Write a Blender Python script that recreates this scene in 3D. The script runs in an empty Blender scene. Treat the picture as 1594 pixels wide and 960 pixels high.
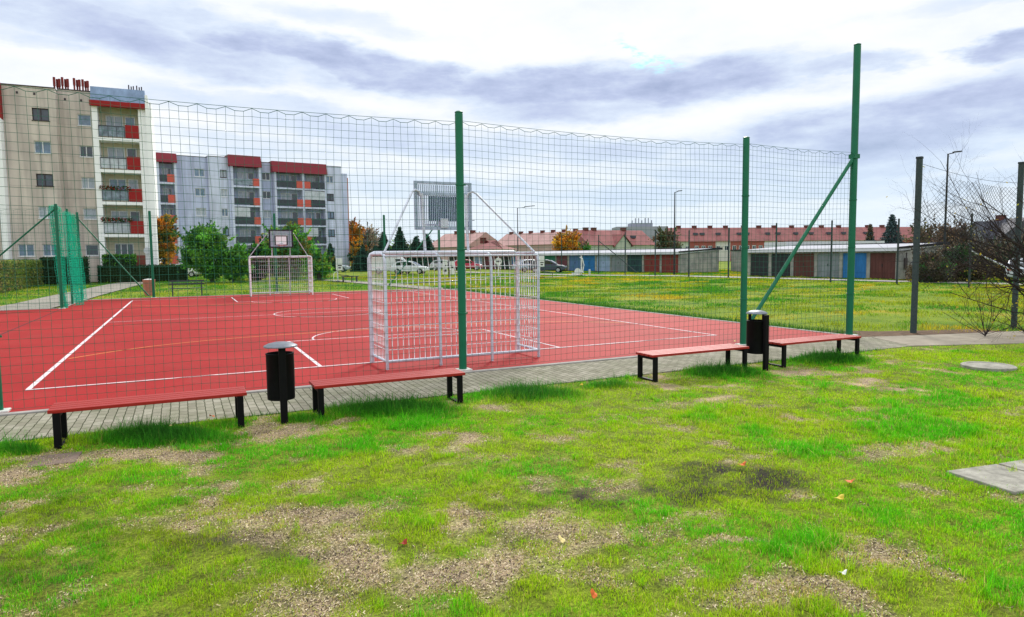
import bpy, math, random
import numpy as np
from mathutils import Matrix, Vector

# ------------------------------------------------------------------ camera, sky, sun, exposure
scn = bpy.context.scene
COL = scn.collection
rad = math.radians
RW, RH = 1594.0, 960.0
FPX, PITCH, ROLL, YAW = 1052.4, 0.0787, -0.0105, 0.4528
CAMP = np.array([2.215, -12.51, 2.0085])
_F = np.array([math.sin(YAW)*math.cos(PITCH), math.cos(YAW)*math.cos(PITCH), -math.sin(PITCH)])
_R0 = np.array([math.cos(YAW), -math.sin(YAW), 0.0]); _U0 = np.cross(_R0, _F)
_R = math.cos(ROLL)*_R0 + math.sin(ROLL)*_U0
_U = -math.sin(ROLL)*_R0 + math.cos(ROLL)*_U0
cd = bpy.data.cameras.new('camera'); cam = bpy.data.objects.new('camera', cd); COL.objects.link(cam)
m = Matrix.Identity(4)
for i in range(3):
    m[i][0] = _R[i]; m[i][1] = _U[i]; m[i][2] = -_F[i]; m[i][3] = CAMP[i]
cam.matrix_world = m
cd.sensor_width = 36.0; cd.lens = 36.0*FPX/RW; cd.clip_start = 0.1; cd.clip_end = 3000
scn.camera = cam

SUN_AZ = YAW + 0.22      # clockwise from +Y
SUN_EL = rad(34)
sl = bpy.data.lights.new('sun', 'SUN'); sl.energy = 3.0; sl.angle = rad(12); sl.color = (1.0, 0.95, 0.87)
so = bpy.data.objects.new('sun', sl); COL.objects.link(so)
sd = Vector((math.sin(SUN_AZ)*math.cos(SUN_EL), math.cos(SUN_AZ)*math.cos(SUN_EL), math.sin(SUN_EL)))
so.rotation_euler = sd.to_track_quat('Z', 'Y').to_euler()

world = bpy.data.worlds.new('World'); scn.world = world; world.use_nodes = True
def build_world():
    nt = world.node_tree; N = nt.nodes; L = nt.links; N.clear()
    out = N.new('ShaderNodeOutputWorld'); bg = N.new('ShaderNodeBackground'); bg.inputs[1].default_value = 0.1
    sky = N.new('ShaderNodeTexSky'); sky.sky_type = 'NISHITA'; sky.sun_disc = False
    sky.sun_elevation = SUN_EL; sky.sun_rotation = SUN_AZ
    tc = N.new('ShaderNodeTexCoord')
    def val(x): return x
    def M(op, a, b=None, c=None, clamp=False):
        n = N.new('ShaderNodeMath'); n.operation = op; n.use_clamp = clamp
        for i, v in enumerate((a, b, c)):
            if v is None: continue
            if isinstance(v, (int, float)): n.inputs[i].default_value = v
            else: L.new(v, n.inputs[i])
        return n.outputs[0]
    sep = N.new('ShaderNodeSeparateXYZ'); L.new(tc.outputs['Generated'], sep.inputs[0])
    X, Y, Z = sep.outputs
    az = M('ARCTAN2', X, Y)                     # clockwise from +Y
    el = M('ARCSINE', Z)
    # cloud-plane coordinates for the streaky texture
    zz = M('ADD', M('MAXIMUM', Z, 0.0), 0.13)
    comb = N.new('ShaderNodeCombineXYZ'); L.new(M('DIVIDE', X, zz), comb.inputs[0]); L.new(M('DIVIDE', Y, zz), comb.inputs[1])
    def noise(scale, detail, rough=0.55, dist=0.0, vec=None, w=0.0):
        n = N.new('ShaderNodeTexNoise'); n.noise_dimensions = '4D'; n.inputs['W'].default_value = w
        n.inputs['Scale'].default_value = scale; n.inputs['Detail'].default_value = detail
        n.inputs['Roughness'].default_value = rough; n.inputs['Distortion'].default_value = dist
        L.new(vec or comb.outputs[0], n.inputs['Vector']); return n.outputs[0]
    ae = N.new('ShaderNodeCombineXYZ'); L.new(az, ae.inputs[0]); L.new(M('MULTIPLY', el, 3.2), ae.inputs[1])
    w1 = M('SUBTRACT', noise(5.0, 6, 0.6, vec=ae.outputs[0]), 0.5)
    w2 = M('SUBTRACT', noise(5.0, 6, 0.6, vec=ae.outputs[0], w=7.3), 0.5)
    azw = M('MULTIPLY_ADD', w1, 0.42, az); elw = M('MULTIPLY_ADD', w2, 0.085, el)
    def band(px, py, wx, wy, slope, amp):
        a = YAW + math.atan((px-797)/FPX); hor = 405.4-0.0105*px; e = math.atan((hor-py)/math.hypot(FPX, px-797))
        wa, we = wx/FPX, wy/FPX
        da = M('SUBTRACT', azw, a)
        x = M('DIVIDE', da, wa)
        y = M('DIVIDE', M('SUBTRACT', M('MULTIPLY_ADD', da, slope, elw), e), we)
        q = M('ADD', M('MULTIPLY', x, x), M('MULTIPLY', y, y))
        q = M('MULTIPLY', q, q)
        return M('MULTIPLY', M('EXPONENT', M('MULTIPLY', q, -0.55)), amp)
    bands = [(260,72,280,30,.10,.60),(560,112,170,27,.2,.78),(960,143,260,28,-.02,.78),(880,178,130,20,.0,.55),
             (1440,195,250,44,-.08,.76),(1290,228,220,22,0,.5),(1575,85,60,18,0,.75),(1300,112,70,12,0,.5),(220,18,190,28,.1,.42),
             (600,215,200,24,.1,.46),(920,236,230,20,.05,.44),(1250,265,240,18,.05,.42),(360,160,130,18,.1,.36),(20,60,60,14,.1,.4),
             (1100,300,320,14,0,.36),(1500,290,130,16,0,.40),(560,40,110,14,.1,.25),(700,290,220,16,0,.34),(1540,10,130,14,0,.28),(420,230,160,14,.1,.32)]
    dark = None
    for b in bands:
        v = band(*b); dark = v if dark is None else M('MAXIMUM', dark, v)
    streak = noise(1.6, 9, 0.62, 0.3)
    streak2 = noise(9.0, 6, 0.6, vec=ae.outputs[0], w=3.0)
    gen = M('MULTIPLY', M('SUBTRACT', streak, 0.46, None, True), 2.3, None, True)
    tex = M('MULTIPLY_ADD', M('SUBTRACT', streak2, 0.5), 2.2, 0.92)
    dk = M('MULTIPLY', M('MAXIMUM', dark, M('MULTIPLY', gen, 0.34)), tex, None, True)
    ramp = N.new('ShaderNodeValToRGB'); L.new(dk, ramp.inputs[0])
    cr = ramp.color_ramp; cr.elements[0].position = 0.0; cr.elements[0].color = (1.02, 1.04, 1.08, 1)
    cr.elements[1].position = 1.0; cr.elements[1].color = (0.38, 0.455, 0.67, 1)
    e = cr.elements.new(0.35); e.color = (0.74, 0.84, 1.0, 1)
    e = cr.elements.new(0.65); e.color = (0.55, 0.63, 0.86, 1)
    # paler blue air low over the horizon
    low = M('SUBTRACT', 1.0, M('DIVIDE', el, 0.19), None, True)
    low = M('MULTIPLY', low, 0.62)
    mx = N.new('ShaderNodeMix'); mx.data_type = 'RGBA'; L.new(low, mx.inputs[0]); L.new(ramp.outputs[0], mx.inputs[6]); mx.inputs[7].default_value = (0.68, 0.87, 1.02, 1)
    # overcast dome is brighter overhead than near the horizon
    up = N.new('ShaderNodeMapRange'); up.interpolation_type = 'SMOOTHSTEP'; L.new(el, up.inputs[0])
    up.inputs[1].default_value = 0.36; up.inputs[2].default_value = 1.0; up.inputs[3].default_value = 10.0; up.inputs[4].default_value = 15.0
    sc = N.new('ShaderNodeVectorMath'); sc.operation = 'SCALE'; L.new(mx.outputs[2], sc.inputs[0]); L.new(up.outputs[0], sc.inputs[3])
    # small gap of open sky
    hole = M('MULTIPLY', band(978, 93, 30, 9, .5, 1.0), M('MULTIPLY', M('SUBTRACT', noise(38, 5, .6, vec=ae.outputs[0]), .47), 7.0, None, True), None, True)
    cov = M('SUBTRACT', 1.0, M('MULTIPLY', hole, 0.9))
    skb = N.new('ShaderNodeVectorMath'); skb.operation = 'MULTIPLY'; L.new(sky.outputs[0], skb.inputs[0]); skb.inputs[1].default_value = (.35, 1.15, 1.15)
    m2 = N.new('ShaderNodeMix'); m2.data_type = 'RGBA'; L.new(cov, m2.inputs[0]); L.new(skb.outputs[0], m2.inputs[6]); L.new(sc.outputs[0], m2.inputs[7])
    L.new(m2.outputs[2], bg.inputs[0]); L.new(bg.outputs[0], out.inputs[0])
build_world()
scn.view_settings.view_transform = 'Standard'; scn.view_settings.look = 'None'
scn.view_settings.exposure = 0.0; scn.view_settings.gamma = 1.0; scn.view_settings.use_curve_mapping = False
scn.render.engine = 'CYCLES'
scn.cycles.use_denoising = True
scn.cycles.max_bounces = 6; scn.cycles.diffuse_bounces = 3; scn.cycles.transparent_max_bounces = 8
scn.cycles.caustics_reflective = False; scn.cycles.caustics_refractive = False
try: scn.cycles.denoising_prefilter = 'ACCURATE'
except Exception: pass

# ------------------------------------------------------------------ helpers
rng = np.random.default_rng(11); random.seed(5)
def ray(px, py): return _F + _R*(px-797)/FPX - _U*(py-480)/FPX
def G(px, py):
    d = ray(px, py); t = -CAMP[2]/d[2]; P = CAMP + d*t; return np.array([P[0], P[1]])
def D(px, z):
    P = CAMP + (_F + _R*(px-797)/FPX)*z; return np.array([P[0], P[1]])

def link(name, me, mat=None, parent=None):
    o = bpy.data.objects.new(name, me); COL.objects.link(o)
    if mat: me.materials.append(mat)
    if parent: o.parent = parent
    return o
def tag(o, label=None, cat=None, group=None, kind=None):
    if label: o['label'] = label
    if cat: o['category'] = cat
    if group: o['group'] = group
    if kind: o['kind'] = kind
    return o
def empty(name, loc, rz=0.0, label=None, cat=None, group=None):
    o = bpy.data.objects.new(name, None); COL.objects.link(o); o.location = loc; o.rotation_euler = (0, 0, rz)
    o.empty_display_size = 0.2
    return tag(o, label, cat, group)
def copy_tree(o, parent=None):
    c = o.copy(); COL.objects.link(c)
    if parent: c.parent = parent
    for ch in list(o.children): copy_tree(ch, c)
    return c

def fast_mesh(name, V, faces, cols=None, smooth=False, attr='col'):
    V = np.asarray(V, dtype=np.float32); me = bpy.data.meshes.new(name)
    me.vertices.add(len(V)); me.vertices.foreach_set('co', V.ravel())
    nl = sum(f.size for f in faces); nf = sum(len(f) for f in faces)
    me.loops.add(nl); me.polygons.add(nf)
    me.loops.foreach_set('vertex_index', np.concatenate([f.ravel() for f in faces]).astype(np.int32))
    starts = []; s = 0
    for f in faces:
        k = f.shape[1]; starts.append(s + np.arange(len(f))*k); s += f.size
    me.polygons.foreach_set('loop_start', np.concatenate(starts).astype(np.int32))
    me.update(calc_edges=True)
    if cols is not None:
        a = me.attributes.new(attr, 'FLOAT_COLOR', 'POINT')
        c = np.ones((len(V), 4), dtype=np.float32); c[:, :3] = cols; a.data.foreach_set('color', c.ravel())
    if smooth: me.polygons.foreach_set('use_smooth', np.ones(nf, dtype=bool))
    return me

def tubes_np(A, B, r, sides=4, r2=None):
    A = np.asarray(A, float); B = np.asarray(B, float); n = len(A)
    r = np.broadcast_to(np.asarray(r, float), (n,)); r2 = r if r2 is None else np.broadcast_to(np.asarray(r2, float), (n,))
    d = B-A; ln = np.linalg.norm(d, axis=1, keepdims=True); ln[ln == 0] = 1; d = d/ln
    up = np.where(np.abs(d[:, 2:3]) > 0.9, np.array([[1., 0, 0]]), np.array([[0, 0, 1.]]))
    s = np.cross(d, up); s /= np.linalg.norm(s, axis=1, keepdims=True); t = np.cross(s, d)
    V = np.zeros((n, 2*sides, 3)); 
    for k in range(sides):
        a = 2*math.pi*(k+.5)/sides; o = math.cos(a)*s + math.sin(a)*t
        V[:, k] = A + o*r[:, None]; V[:, sides+k] = B + o*r2[:, None]
    base = (np.arange(n)*2*sides)[:, None]
    F = []
    for k in range(sides):
        k2 = (k+1) % sides
        F.append(base + np.array([[k, k2, sides+k2, sides+k]]))
    faces = [np.concatenate(F)]
    if sides == 4:
        faces.append(base + np.array([[0, 1, 2, 3]])); faces.append(base + np.array([[7, 6, 5, 4]]))
    return V.reshape(-1, 3), faces

class MB:
    def __init__(s): s.v = []; s.f = []
    def add(s, vs, fs):
        b = len(s.v); s.v += [tuple(v) for v in vs]; s.f += [tuple(b+i for i in f) for f in fs]; return s
    def box(s, x0, x1, y0, y1, z0, z1):
        return s.add([(x0,y0,z0),(x1,y0,z0),(x1,y1,z0),(x0,y1,z0),(x0,y0,z1),(x1,y0,z1),(x1,y1,z1),(x0,y1,z1)],
                     [(0,3,2,1),(4,5,6,7),(0,1,5,4),(1,2,6,5),(2,3,7,6),(3,0,4,7)])
    def prism(s, poly, z0, z1):       # poly in xy, ccw
        n = len(poly); vs = [(x,y,z0) for x,y in poly]+[(x,y,z1) for x,y in poly]
        fs = [tuple(range(n-1,-1,-1)), tuple(range(n,2*n))]+[(i,(i+1)%n,n+(i+1)%n,n+i) for i in range(n)]
        return s.add(vs, fs)
    def prism_y(s, poly, y0, y1):     # poly in xz
        n = len(poly); vs = [(x,y0,z) for x,z in poly]+[(x,y1,z) for x,z in poly]
        fs = [tuple(range(n)), tuple(range(2*n-1,n-1,-1))]+[(i,n+i,n+(i+1)%n,(i+1)%n) for i in range(n)]
        return s.add(vs, fs)
    def tube(s, pts, r, n=8, cap=True, closed=False, rs=None):
        pts = [Vector(p) for p in pts]; k = len(pts); rings = []
        prev = None
        for i, p in enumerate(pts):
            if closed: d = pts[(i+1)%k]-pts[i-1]
            else: d = pts[min(i+1,k-1)]-pts[max(i-1,0)]
            d.normalize()
            if prev is None:
                u = Vector((0,0,1)) if abs(d.z) < .9 else Vector((1,0,0)); a = d.cross(u).normalized()
            else: a = (prev - d*prev.dot(d)).normalized()
            prev = a; b = d.cross(a); rr = rs[i] if rs else r
            rings.append([p+(a*math.cos(2*math.pi*j/n)+b*math.sin(2*math.pi*j/n))*rr for j in range(n)])
        vs = [v for rg in rings for v in rg]; fs = []
        for i in range(k if closed else k-1):
            i2 = (i+1)%k
            for j in range(n): fs.append((i*n+j, i*n+(j+1)%n, i2*n+(j+1)%n, i2*n+j))
        if cap and not closed: fs += [tuple(range(n-1,-1,-1)), tuple((k-1)*n+j for j in range(n))]
        return s.add(vs, fs)
    def lathe(s, prof, n=24, cx=0, cy=0):   # prof [(r,z)]
        vs = []; fs = []
        for r_, z in prof:
            for j in range(n): a = 2*math.pi*j/n; vs.append((cx+r_*math.cos(a), cy+r_*math.sin(a), z))
        for i in range(len(prof)-1):
            for j in range(n): fs.append((i*n+j, i*n+(j+1)%n, (i+1)*n+(j+1)%n, (i+1)*n+j))
        fs.append(tuple(range(n-1,-1,-1))); fs.append(tuple((len(prof)-1)*n+j for j in range(n)))
        return s.add(vs, fs)
    def xf(s, M_, i0=0):
        s.v = s.v[:i0]+[tuple(M_ @ Vector(v)) for v in s.v[i0:]]; return s
    def build(s, name, mat, parent=None, bevel=0.0, smooth=False):
        me = bpy.data.meshes.new(name); me.from_pydata(s.v, [], s.f); me.update()
        if smooth:
            me.polygons.foreach_set('use_smooth', [True]*len(me.polygons))
            try: me.set_sharp_from_angle(angle=rad(40))
            except Exception: pass
        o = link(name, me, mat, parent)
        if bevel:
            b = o.modifiers.new('bevel', 'BEVEL'); b.width = bevel; b.segments = 2; b.limit_method = 'ANGLE'
        return o

# ------------------------------------------------------------------ materials
def newmat(name):
    mt = bpy.data.materials.new(name); mt.use_nodes = True; nt = mt.node_tree; nt.nodes.clear()
    o = nt.nodes.new('ShaderNodeOutputMaterial'); return mt, nt, o
def simple(name, col, rough=0.6, metal=0.0, var=0.15, scale=6.0, bump=0.0, bscale=60.0, spec=0.5, var2=None, stretch=None):
    if rough >= .8 and spec == .5: spec = .10
    elif spec == .5 and rough >= .45: spec = .3
    mt, nt, out = newmat(name); N = nt.nodes; L = nt.links
    b = N.new('ShaderNodeBsdfPrincipled'); b.inputs['Roughness'].default_value = rough; b.inputs['Metallic'].default_value = metal
    b.inputs['Specular IOR Level'].default_value = spec
    tc = N.new('ShaderNodeTexCoord'); vec = tc.outputs['Object']
    if stretch:
        mp = N.new('ShaderNodeMapping'); mp.inputs['Scale'].default_value = stretch; L.new(vec, mp.inputs[0]); vec = mp.outputs[0]
    n = N.new('ShaderNodeTexNoise'); n.inputs['Scale'].default_value = scale; n.inputs['Detail'].default_value = 6; n.inputs['Roughness'].default_value = .65
    L.new(vec, n.inputs['Vector'])
    r = N.new('ShaderNodeValToRGB'); L.new(n.outputs[0], r.inputs[0])
    c0 = tuple(max(0, c*(1-var)) for c in col); c1 = tuple(min(1, c*(1+var)) for c in col)
    if var2: c0 = var2
    r.color_ramp.elements[0].position = .3; r.color_ramp.elements[0].color = (*c0, 1)
    r.color_ramp.elements[1].position = .7; r.color_ramp.elements[1].color = (*c1, 1)
    L.new(r.outputs[0], b.inputs['Base Color'])
    if bump:
        n2 = N.new('ShaderNodeTexNoise'); n2.inputs['Scale'].default_value = bscale; n2.inputs['Detail'].default_value = 4
        L.new(vec, n2.inputs['Vector']); bp = N.new('ShaderNodeBump'); bp.inputs['Strength'].default_value = bump; bp.inputs['Distance'].default_value = 0.02
        L.new(n2.outputs[0], bp.inputs['Height']); L.new(bp.outputs[0], b.inputs['Normal'])
    L.new(b.outputs[0], out.inputs[0]); return mt
def leafmat(name, trans=0.4, attr='col', rough=.7):
    mt, nt, out = newmat(name); N = nt.nodes; L = nt.links
    a = N.new('ShaderNodeAttribute'); a.attribute_name = attr
    d = N.new('ShaderNodeBsdfPrincipled'); d.inputs['Roughness'].default_value = rough; d.inputs['Specular IOR Level'].default_value = .25
    t = N.new('ShaderNodeBsdfTranslucent'); mx = N.new('ShaderNodeMixShader'); mx.inputs[0].default_value = trans
    L.new(a.outputs['Color'], d.inputs['Base Color']); L.new(a.outputs['Color'], t.inputs[0])
    L.new(d.outputs[0], mx.inputs[1]); L.new(t.outputs[0], mx.inputs[2]); L.new(mx.outputs[0], out.inputs[0]); return mt

M = {}
M['green'] = simple('green_paint', (.004,.135,.066), .45, var=.12, scale=3, bump=.05, bscale=30)
M['cord'] = simple('green_cord', (.03,.14,.095), .8, var=.2, spec=.2)
M['cord_dense'] = simple('green_cord_bunch', (.03,.62,.40), .8, var=.2, scale=14)
M['galv'] = simple('galvanised', (.58,.61,.70), .5, .1, var=.16, scale=9, bump=.05)
M['galv_dk'] = simple('galvanised_dark', (.36,.43,.55), .5, .1, var=.2, scale=12)
M['white_metal'] = simple('white_metal', (.84,.87,.90), .5, var=.06)
M['target'] = simple('target_panel', (.09,.17,.28), .5, var=.2)
M['black'] = simple('black_metal', (.004,.004,.005), .6, var=.3, scale=14, bump=.08, spec=.12)
M['lid'] = simple('lid_metal', (.16,.18,.21), .38, .6, var=.25, scale=14, bump=.1, bscale=14)
M['bench'] = simple('bench_red', (.31,.017,.009), .5, var=.22, scale=5, bump=.25, bscale=20, stretch=(1,14,14), var2=(.30,.008,.006), spec=.3)
M['line'] = simple('white_line', (.72,.69,.71), .8, var=.05, scale=7, var2=(.55,.40,.42))
M['yline'] = simple('orange_line', (.75,.28,.08), .7, var=.1, scale=30)
M['seam'] = simple('dark_seam', (.06,.035,.04), .8, var=.2)
M['kerb'] = simple('kerb_concrete', (.34,.325,.30), .9, var=.2, scale=4, bump=.3)
M['concrete'] = simple('concrete', (.36,.34,.31), .9, var=.25, scale=5, bump=.4, bscale=40)
M['conc_path'] = simple('path_concrete', (.28,.265,.225), .95, var=.22, scale=1.2, bump=.3, bscale=30)
M['sand_path'] = simple('sandy_path', (.31,.275,.22), .95, var=.25, scale=1.6, bump=.4, bscale=25)
M['slab'] = simple('slab_concrete', (.31,.30,.255), .9, var=.38, scale=7, bump=.5, bscale=60)
M['foot'] = simple('white_foot', (.6,.62,.58), .8, var=.2, scale=20)
M['oldpost'] = simple('old_post', (.025,.045,.048), .85, var=.3, scale=18, var2=(.07,.09,.09), bump=.3, spec=.2)
M['farpost'] = simple('far_post', (.03,.045,.05), .7, var=.2)
M['lamp'] = simple('lamp_post', (.02,.025,.03), .5, var=.2)
M['b1'] = simple('beige_render', (.64,.57,.51), .9, var=.10, scale=.35, bump=.15, bscale=20, var2=(.56,.49,.45))
M['b1side'] = simple('white_render', (.92,.93,.95), .85, var=.04, scale=.5)
M['b2'] = simple('lavender_render', (.52,.57,.76), .9, var=.08, scale=.4, var2=(.46,.51,.70))
M['b2b'] = simple('lavender_pale', (.62,.67,.84), .9, var=.08, scale=.5)
M['brickside'] = simple('rust_side', (.45,.16,.08), .9, var=.2)
M['creamwall'] = simple('cream_wall', (.60,.55,.42), .9, var=.15, scale=1)
M['roofred'] = simple('roof_red', (.21,.018,.03), .6, var=.18, scale=5, stretch=(6,1,1))
M['redpanel'] = simple('red_panel', (.30,.010,.010), .6, var=.15)
M['salmon'] = simple('salmon_panel', (.55,.10,.075), .6, var=.15)
M['attic'] = simple('attic_sheet', (.20,.28,.42), .5, .1, var=.3, scale=1.6, stretch=(1,1,.4))
M['brownpanel'] = simple('brown_panel', (.22,.05,.035), .6, var=.2)
M['rail'] = simple('rail_glass', (.20,.25,.31), .25, var=.5, scale=2.5, var2=(.05,.07,.09))
M['railw'] = simple('rail_white', (.48,.52,.58), .5, var=.25, scale=2.5)
M['raild'] = simple('rail_dark', (.03,.04,.055), .4, var=.4, scale=3)
M['frame'] = simple('window_frame', (.72,.74,.76), .5, var=.05)
M['framed'] = simple('window_frame_dark', (.05,.04,.045), .5, var=.05)
M['glass'] = simple('glass_dark', (.035,.05,.07), .08, var=.6, scale=1.2, spec=.8)
M['glassb'] = simple('glass_blue', (.12,.19,.28), .12, var=.5, scale=1.6, spec=.8)
M['curtain'] = simple('glass_curtain', (.38,.43,.50), .2, var=.3, scale=3, stretch=(6,6,1))
M['pipe'] = simple('chimney_pipe', (.20,.025,.02), .6, .2, var=.4, scale=6)
M['pipedk'] = simple('chimney_pipe_dark', (.04,.03,.035), .6, var=.3)
M['garwall'] = simple('garage_wall', (.34,.335,.30), .95, var=.3, scale=.9, bump=.3, var2=(.18,.19,.19))
M['fascia'] = simple('fascia', (.60,.62,.68), .8, var=.12, scale=.6)
M['bitumen'] = simple('bitumen', (.03,.03,.036), .95, var=.3, spec=.05)
M['roofsheet'] = simple('pale_roof_sheet', (.42,.43,.47), .9, var=.12, scale=.5, spec=.1)
M['tile'] = simple('roof_tile', (.28,.105,.10), .85, var=.15, scale=.5, var2=(.20,.08,.08), spec=.2, bump=.3, bscale=6)
M['tile2'] = simple('roof_tile_hazed', (.46,.29,.27), .85, var=.15, scale=.5)  # pink tile, paled in the colour to stand in for distance haze
M['chim'] = simple('chimney_brick', (.14,.05,.045), .9, var=.25)
M['wcream'] = simple('wall_cream', (.45,.50,.42), .9, var=.1, scale=.3)
M['wwhite'] = simple('wall_white', (.58,.57,.53), .9, var=.1, scale=.3)
M['wred'] = simple('wall_brickred', (.33,.10,.085), .9, var=.15, scale=.3)
M['wpink'] = simple('wall_pink', (.45,.33,.31), .9, var=.1, scale=.3)
M['slate'] = simple('slate_roof', (.07,.075,.10), .7, var=.2)
M['wgrey'] = simple('wall_grey', (.30,.32,.38), .9, var=.15)
M['bark'] = simple('bark', (.07,.055,.045), .9, var=.35, scale=8, bump=.5)
M['twig'] = simple('twig', (.045,.035,.035), .9, var=.3)
M['leaf'] = leafmat('foliage', .4)
M['needle'] = leafmat('needles', .15)
M['grass'] = leafmat('grass_blades', .45)
M['tyre'] = simple('tyre', (.012,.012,.013), .8)
M['rim'] = simple('rim', (.4,.42,.45), .3, .7)
M['carglass'] = simple('car_glass', (.01,.015,.02), .05, spec=.9)
M['lens'] = simple('headlamp_lens', (.6,.62,.65), .1)
M['tail'] = simple('tail_lamp', (.4,.01,.01), .2)
M['graf'] = simple('graffiti_ink', (.07,.08,.13), .8, var=.2)
M['yellowleaf'] = simple('yellow_leaf', (.55,.43,.04), .7, var=.2, scale=30)
M['paleleaf'] = simple('pale_leaf', (.72,.60,.25), .7, var=.2, scale=30)
M['orangeleaf'] = simple('orange_leaf', (.55,.12,.02), .7, var=.3, scale=40)
M['pinkbin'] = simple('pink_bin', (.55,.20,.17), .8, var=.2, scale=6)
M['dish'] = simple('dish', (.5,.52,.55), .5)
M['balls'] = simple('hoop_red', (.5,.06,.03), .4)
M['gymwhite'] = simple('gym_white', (.68,.70,.70), .4, var=.1)
M['gymdark'] = simple('gym_dark', (.015,.015,.02), .5)
def paint(name, c): return simple(name, c, .25, .0, var=.05, spec=.7)

def facade(mt, bw, bh, col_dark=.80):
    nt = mt.node_tree; N = nt.nodes; L = nt.links
    b = [n for n in N if n.type == 'BSDF_PRINCIPLED'][0]; src = b.inputs['Base Color'].links[0].from_socket
    tc = N.new('ShaderNodeTexCoord'); sp = N.new('ShaderNodeSeparateXYZ'); cb = N.new('ShaderNodeCombineXYZ'); L.new(tc.outputs['Object'], sp.inputs[0])
    ad = N.new('ShaderNodeMath'); L.new(sp.outputs[0], ad.inputs[0]); L.new(sp.outputs[1], ad.inputs[1]); L.new(ad.outputs[0], cb.inputs[0]); L.new(sp.outputs[2], cb.inputs[1])
    br = N.new('ShaderNodeTexBrick'); br.offset = 0; br.inputs['Scale'].default_value = 1; br.inputs['Brick Width'].default_value = bw; br.inputs['Row Height'].default_value = bh; br.inputs['Mortar Size'].default_value = .03; br.inputs['Mortar Smooth'].default_value = .5
    br.inputs['Color1'].default_value = (1,1,1,1); br.inputs['Color2'].default_value = (.93,.94,.95,1); br.inputs['Mortar'].default_value = (col_dark,)*3+(1,); L.new(cb.outputs[0], br.inputs['Vector'])
    st = N.new('ShaderNodeTexNoise'); mp = N.new('ShaderNodeMapping'); mp.inputs['Scale'].default_value = (1.6,1.6,.13); L.new(tc.outputs['Object'], mp.inputs[0]); L.new(mp.outputs[0], st.inputs[0]); st.inputs['Scale'].default_value = 1.3; st.inputs['Detail'].default_value = 7
    rp = N.new('ShaderNodeValToRGB'); L.new(st.outputs[0], rp.inputs[0]); rp.color_ramp.elements[0].position = .35; rp.color_ramp.elements[0].color = (.78,.77,.78,1); rp.color_ramp.elements[1].position = .6; rp.color_ramp.elements[1].color = (1.05,1.05,1.05,1)
    m1 = N.new('ShaderNodeMix'); m1.data_type = 'RGBA'; m1.blend_type = 'MULTIPLY'; m1.inputs[0].default_value = 1; L.new(src, m1.inputs[6]); L.new(br.outputs[0], m1.inputs[7])
    m2 = N.new('ShaderNodeMix'); m2.data_type = 'RGBA'; m2.blend_type = 'MULTIPLY'; m2.inputs[0].default_value = 1; L.new(m1.outputs[2], m2.inputs[6]); L.new(rp.outputs[0], m2.inputs[7]); L.new(m2.outputs[2], b.inputs['Base Color'])
for k_, w_ in (('b1', 3.0), ('b2', 2.7), ('b2b', 2.7), ('garwall', 2.4)): facade(M[k_], w_, 2.76 if k_ != 'garwall' else 1.3)
def court_mat():
    mt, nt, out = newmat('court_rubber'); N = nt.nodes; L = nt.links
    b = N.new('ShaderNodeBsdfPrincipled'); b.inputs['Roughness'].default_value = .7; b.inputs['Specular IOR Level'].default_value = .10
    tc = N.new('ShaderNodeTexCoord')
    n = N.new('ShaderNodeTexNoise'); n.inputs['Scale'].default_value = .35; n.inputs['Detail'].default_value = 5; L.new(tc.outputs['Object'], n.inputs[0])
    n2 = N.new('ShaderNodeTexNoise'); n2.inputs['Scale'].default_value = 90; n2.inputs['Detail'].default_value = 3; L.new(tc.outputs['Object'], n2.inputs[0])
    r = N.new('ShaderNodeValToRGB'); L.new(n.outputs[0], r.inputs[0])
    r.color_ramp.elements[0].position = .35; r.color_ramp.elements[0].color = (.29,.010,.009,1)
    r.color_ramp.elements[1].position = .65; r.color_ramp.elements[1].color = (.36,.015,.014,1)
    mx = N.new('ShaderNodeMix'); mx.data_type = 'RGBA'; mx.blend_type = 'MULTIPLY'; mx.inputs[0].default_value = .5
    r2 = N.new('ShaderNodeValToRGB'); L.new(n2.outputs[0], r2.inputs[0])
    r2.color_ramp.elements[0].position = .3; r2.color_ramp.elements[0].color = (.45,.45,.45,1); r2.color_ramp.elements[1].position = .6; r2.color_ramp.elements[1].color = (1.15,1.15,1.15,1)
    L.new(r.outputs[0], mx.inputs[6]); L.new(r2.outputs[0], mx.inputs[7])
    n3 = N.new('ShaderNodeTexNoise'); n3.inputs['Scale'].default_value = 1.1; n3.inputs['Detail'].default_value = 9; n3.inputs['Roughness'].default_value = .72; n3.inputs['Distortion'].default_value = .6; L.new(tc.outputs['Object'], n3.inputs[0])
    r3 = N.new('ShaderNodeValToRGB'); L.new(n3.outputs[0], r3.inputs[0]); r3.color_ramp.elements[0].position = .52; r3.color_ramp.elements[0].color = (0,0,0,1); r3.color_ramp.elements[1].position = .75; r3.color_ramp.elements[1].color = (.45,.45,.45,1)
    dust = N.new('ShaderNodeMix'); dust.data_type = 'RGBA'; L.new(r3.outputs[0], dust.inputs[0]); L.new(mx.outputs[2], dust.inputs[6]); dust.inputs[7].default_value = (.27,.062,.05,1); L.new(dust.outputs[2], b.inputs['Base Color'])
    bp = N.new('ShaderNodeBump'); bp.inputs['Strength'].default_value = .4; bp.inputs['Distance'].default_value = .004; L.new(n2.outputs[0], bp.inputs['Height']); L.new(bp.outputs[0], b.inputs['Normal'])
    L.new(b.outputs[0], out.inputs[0]); return mt
M['court'] = court_mat()
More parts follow.
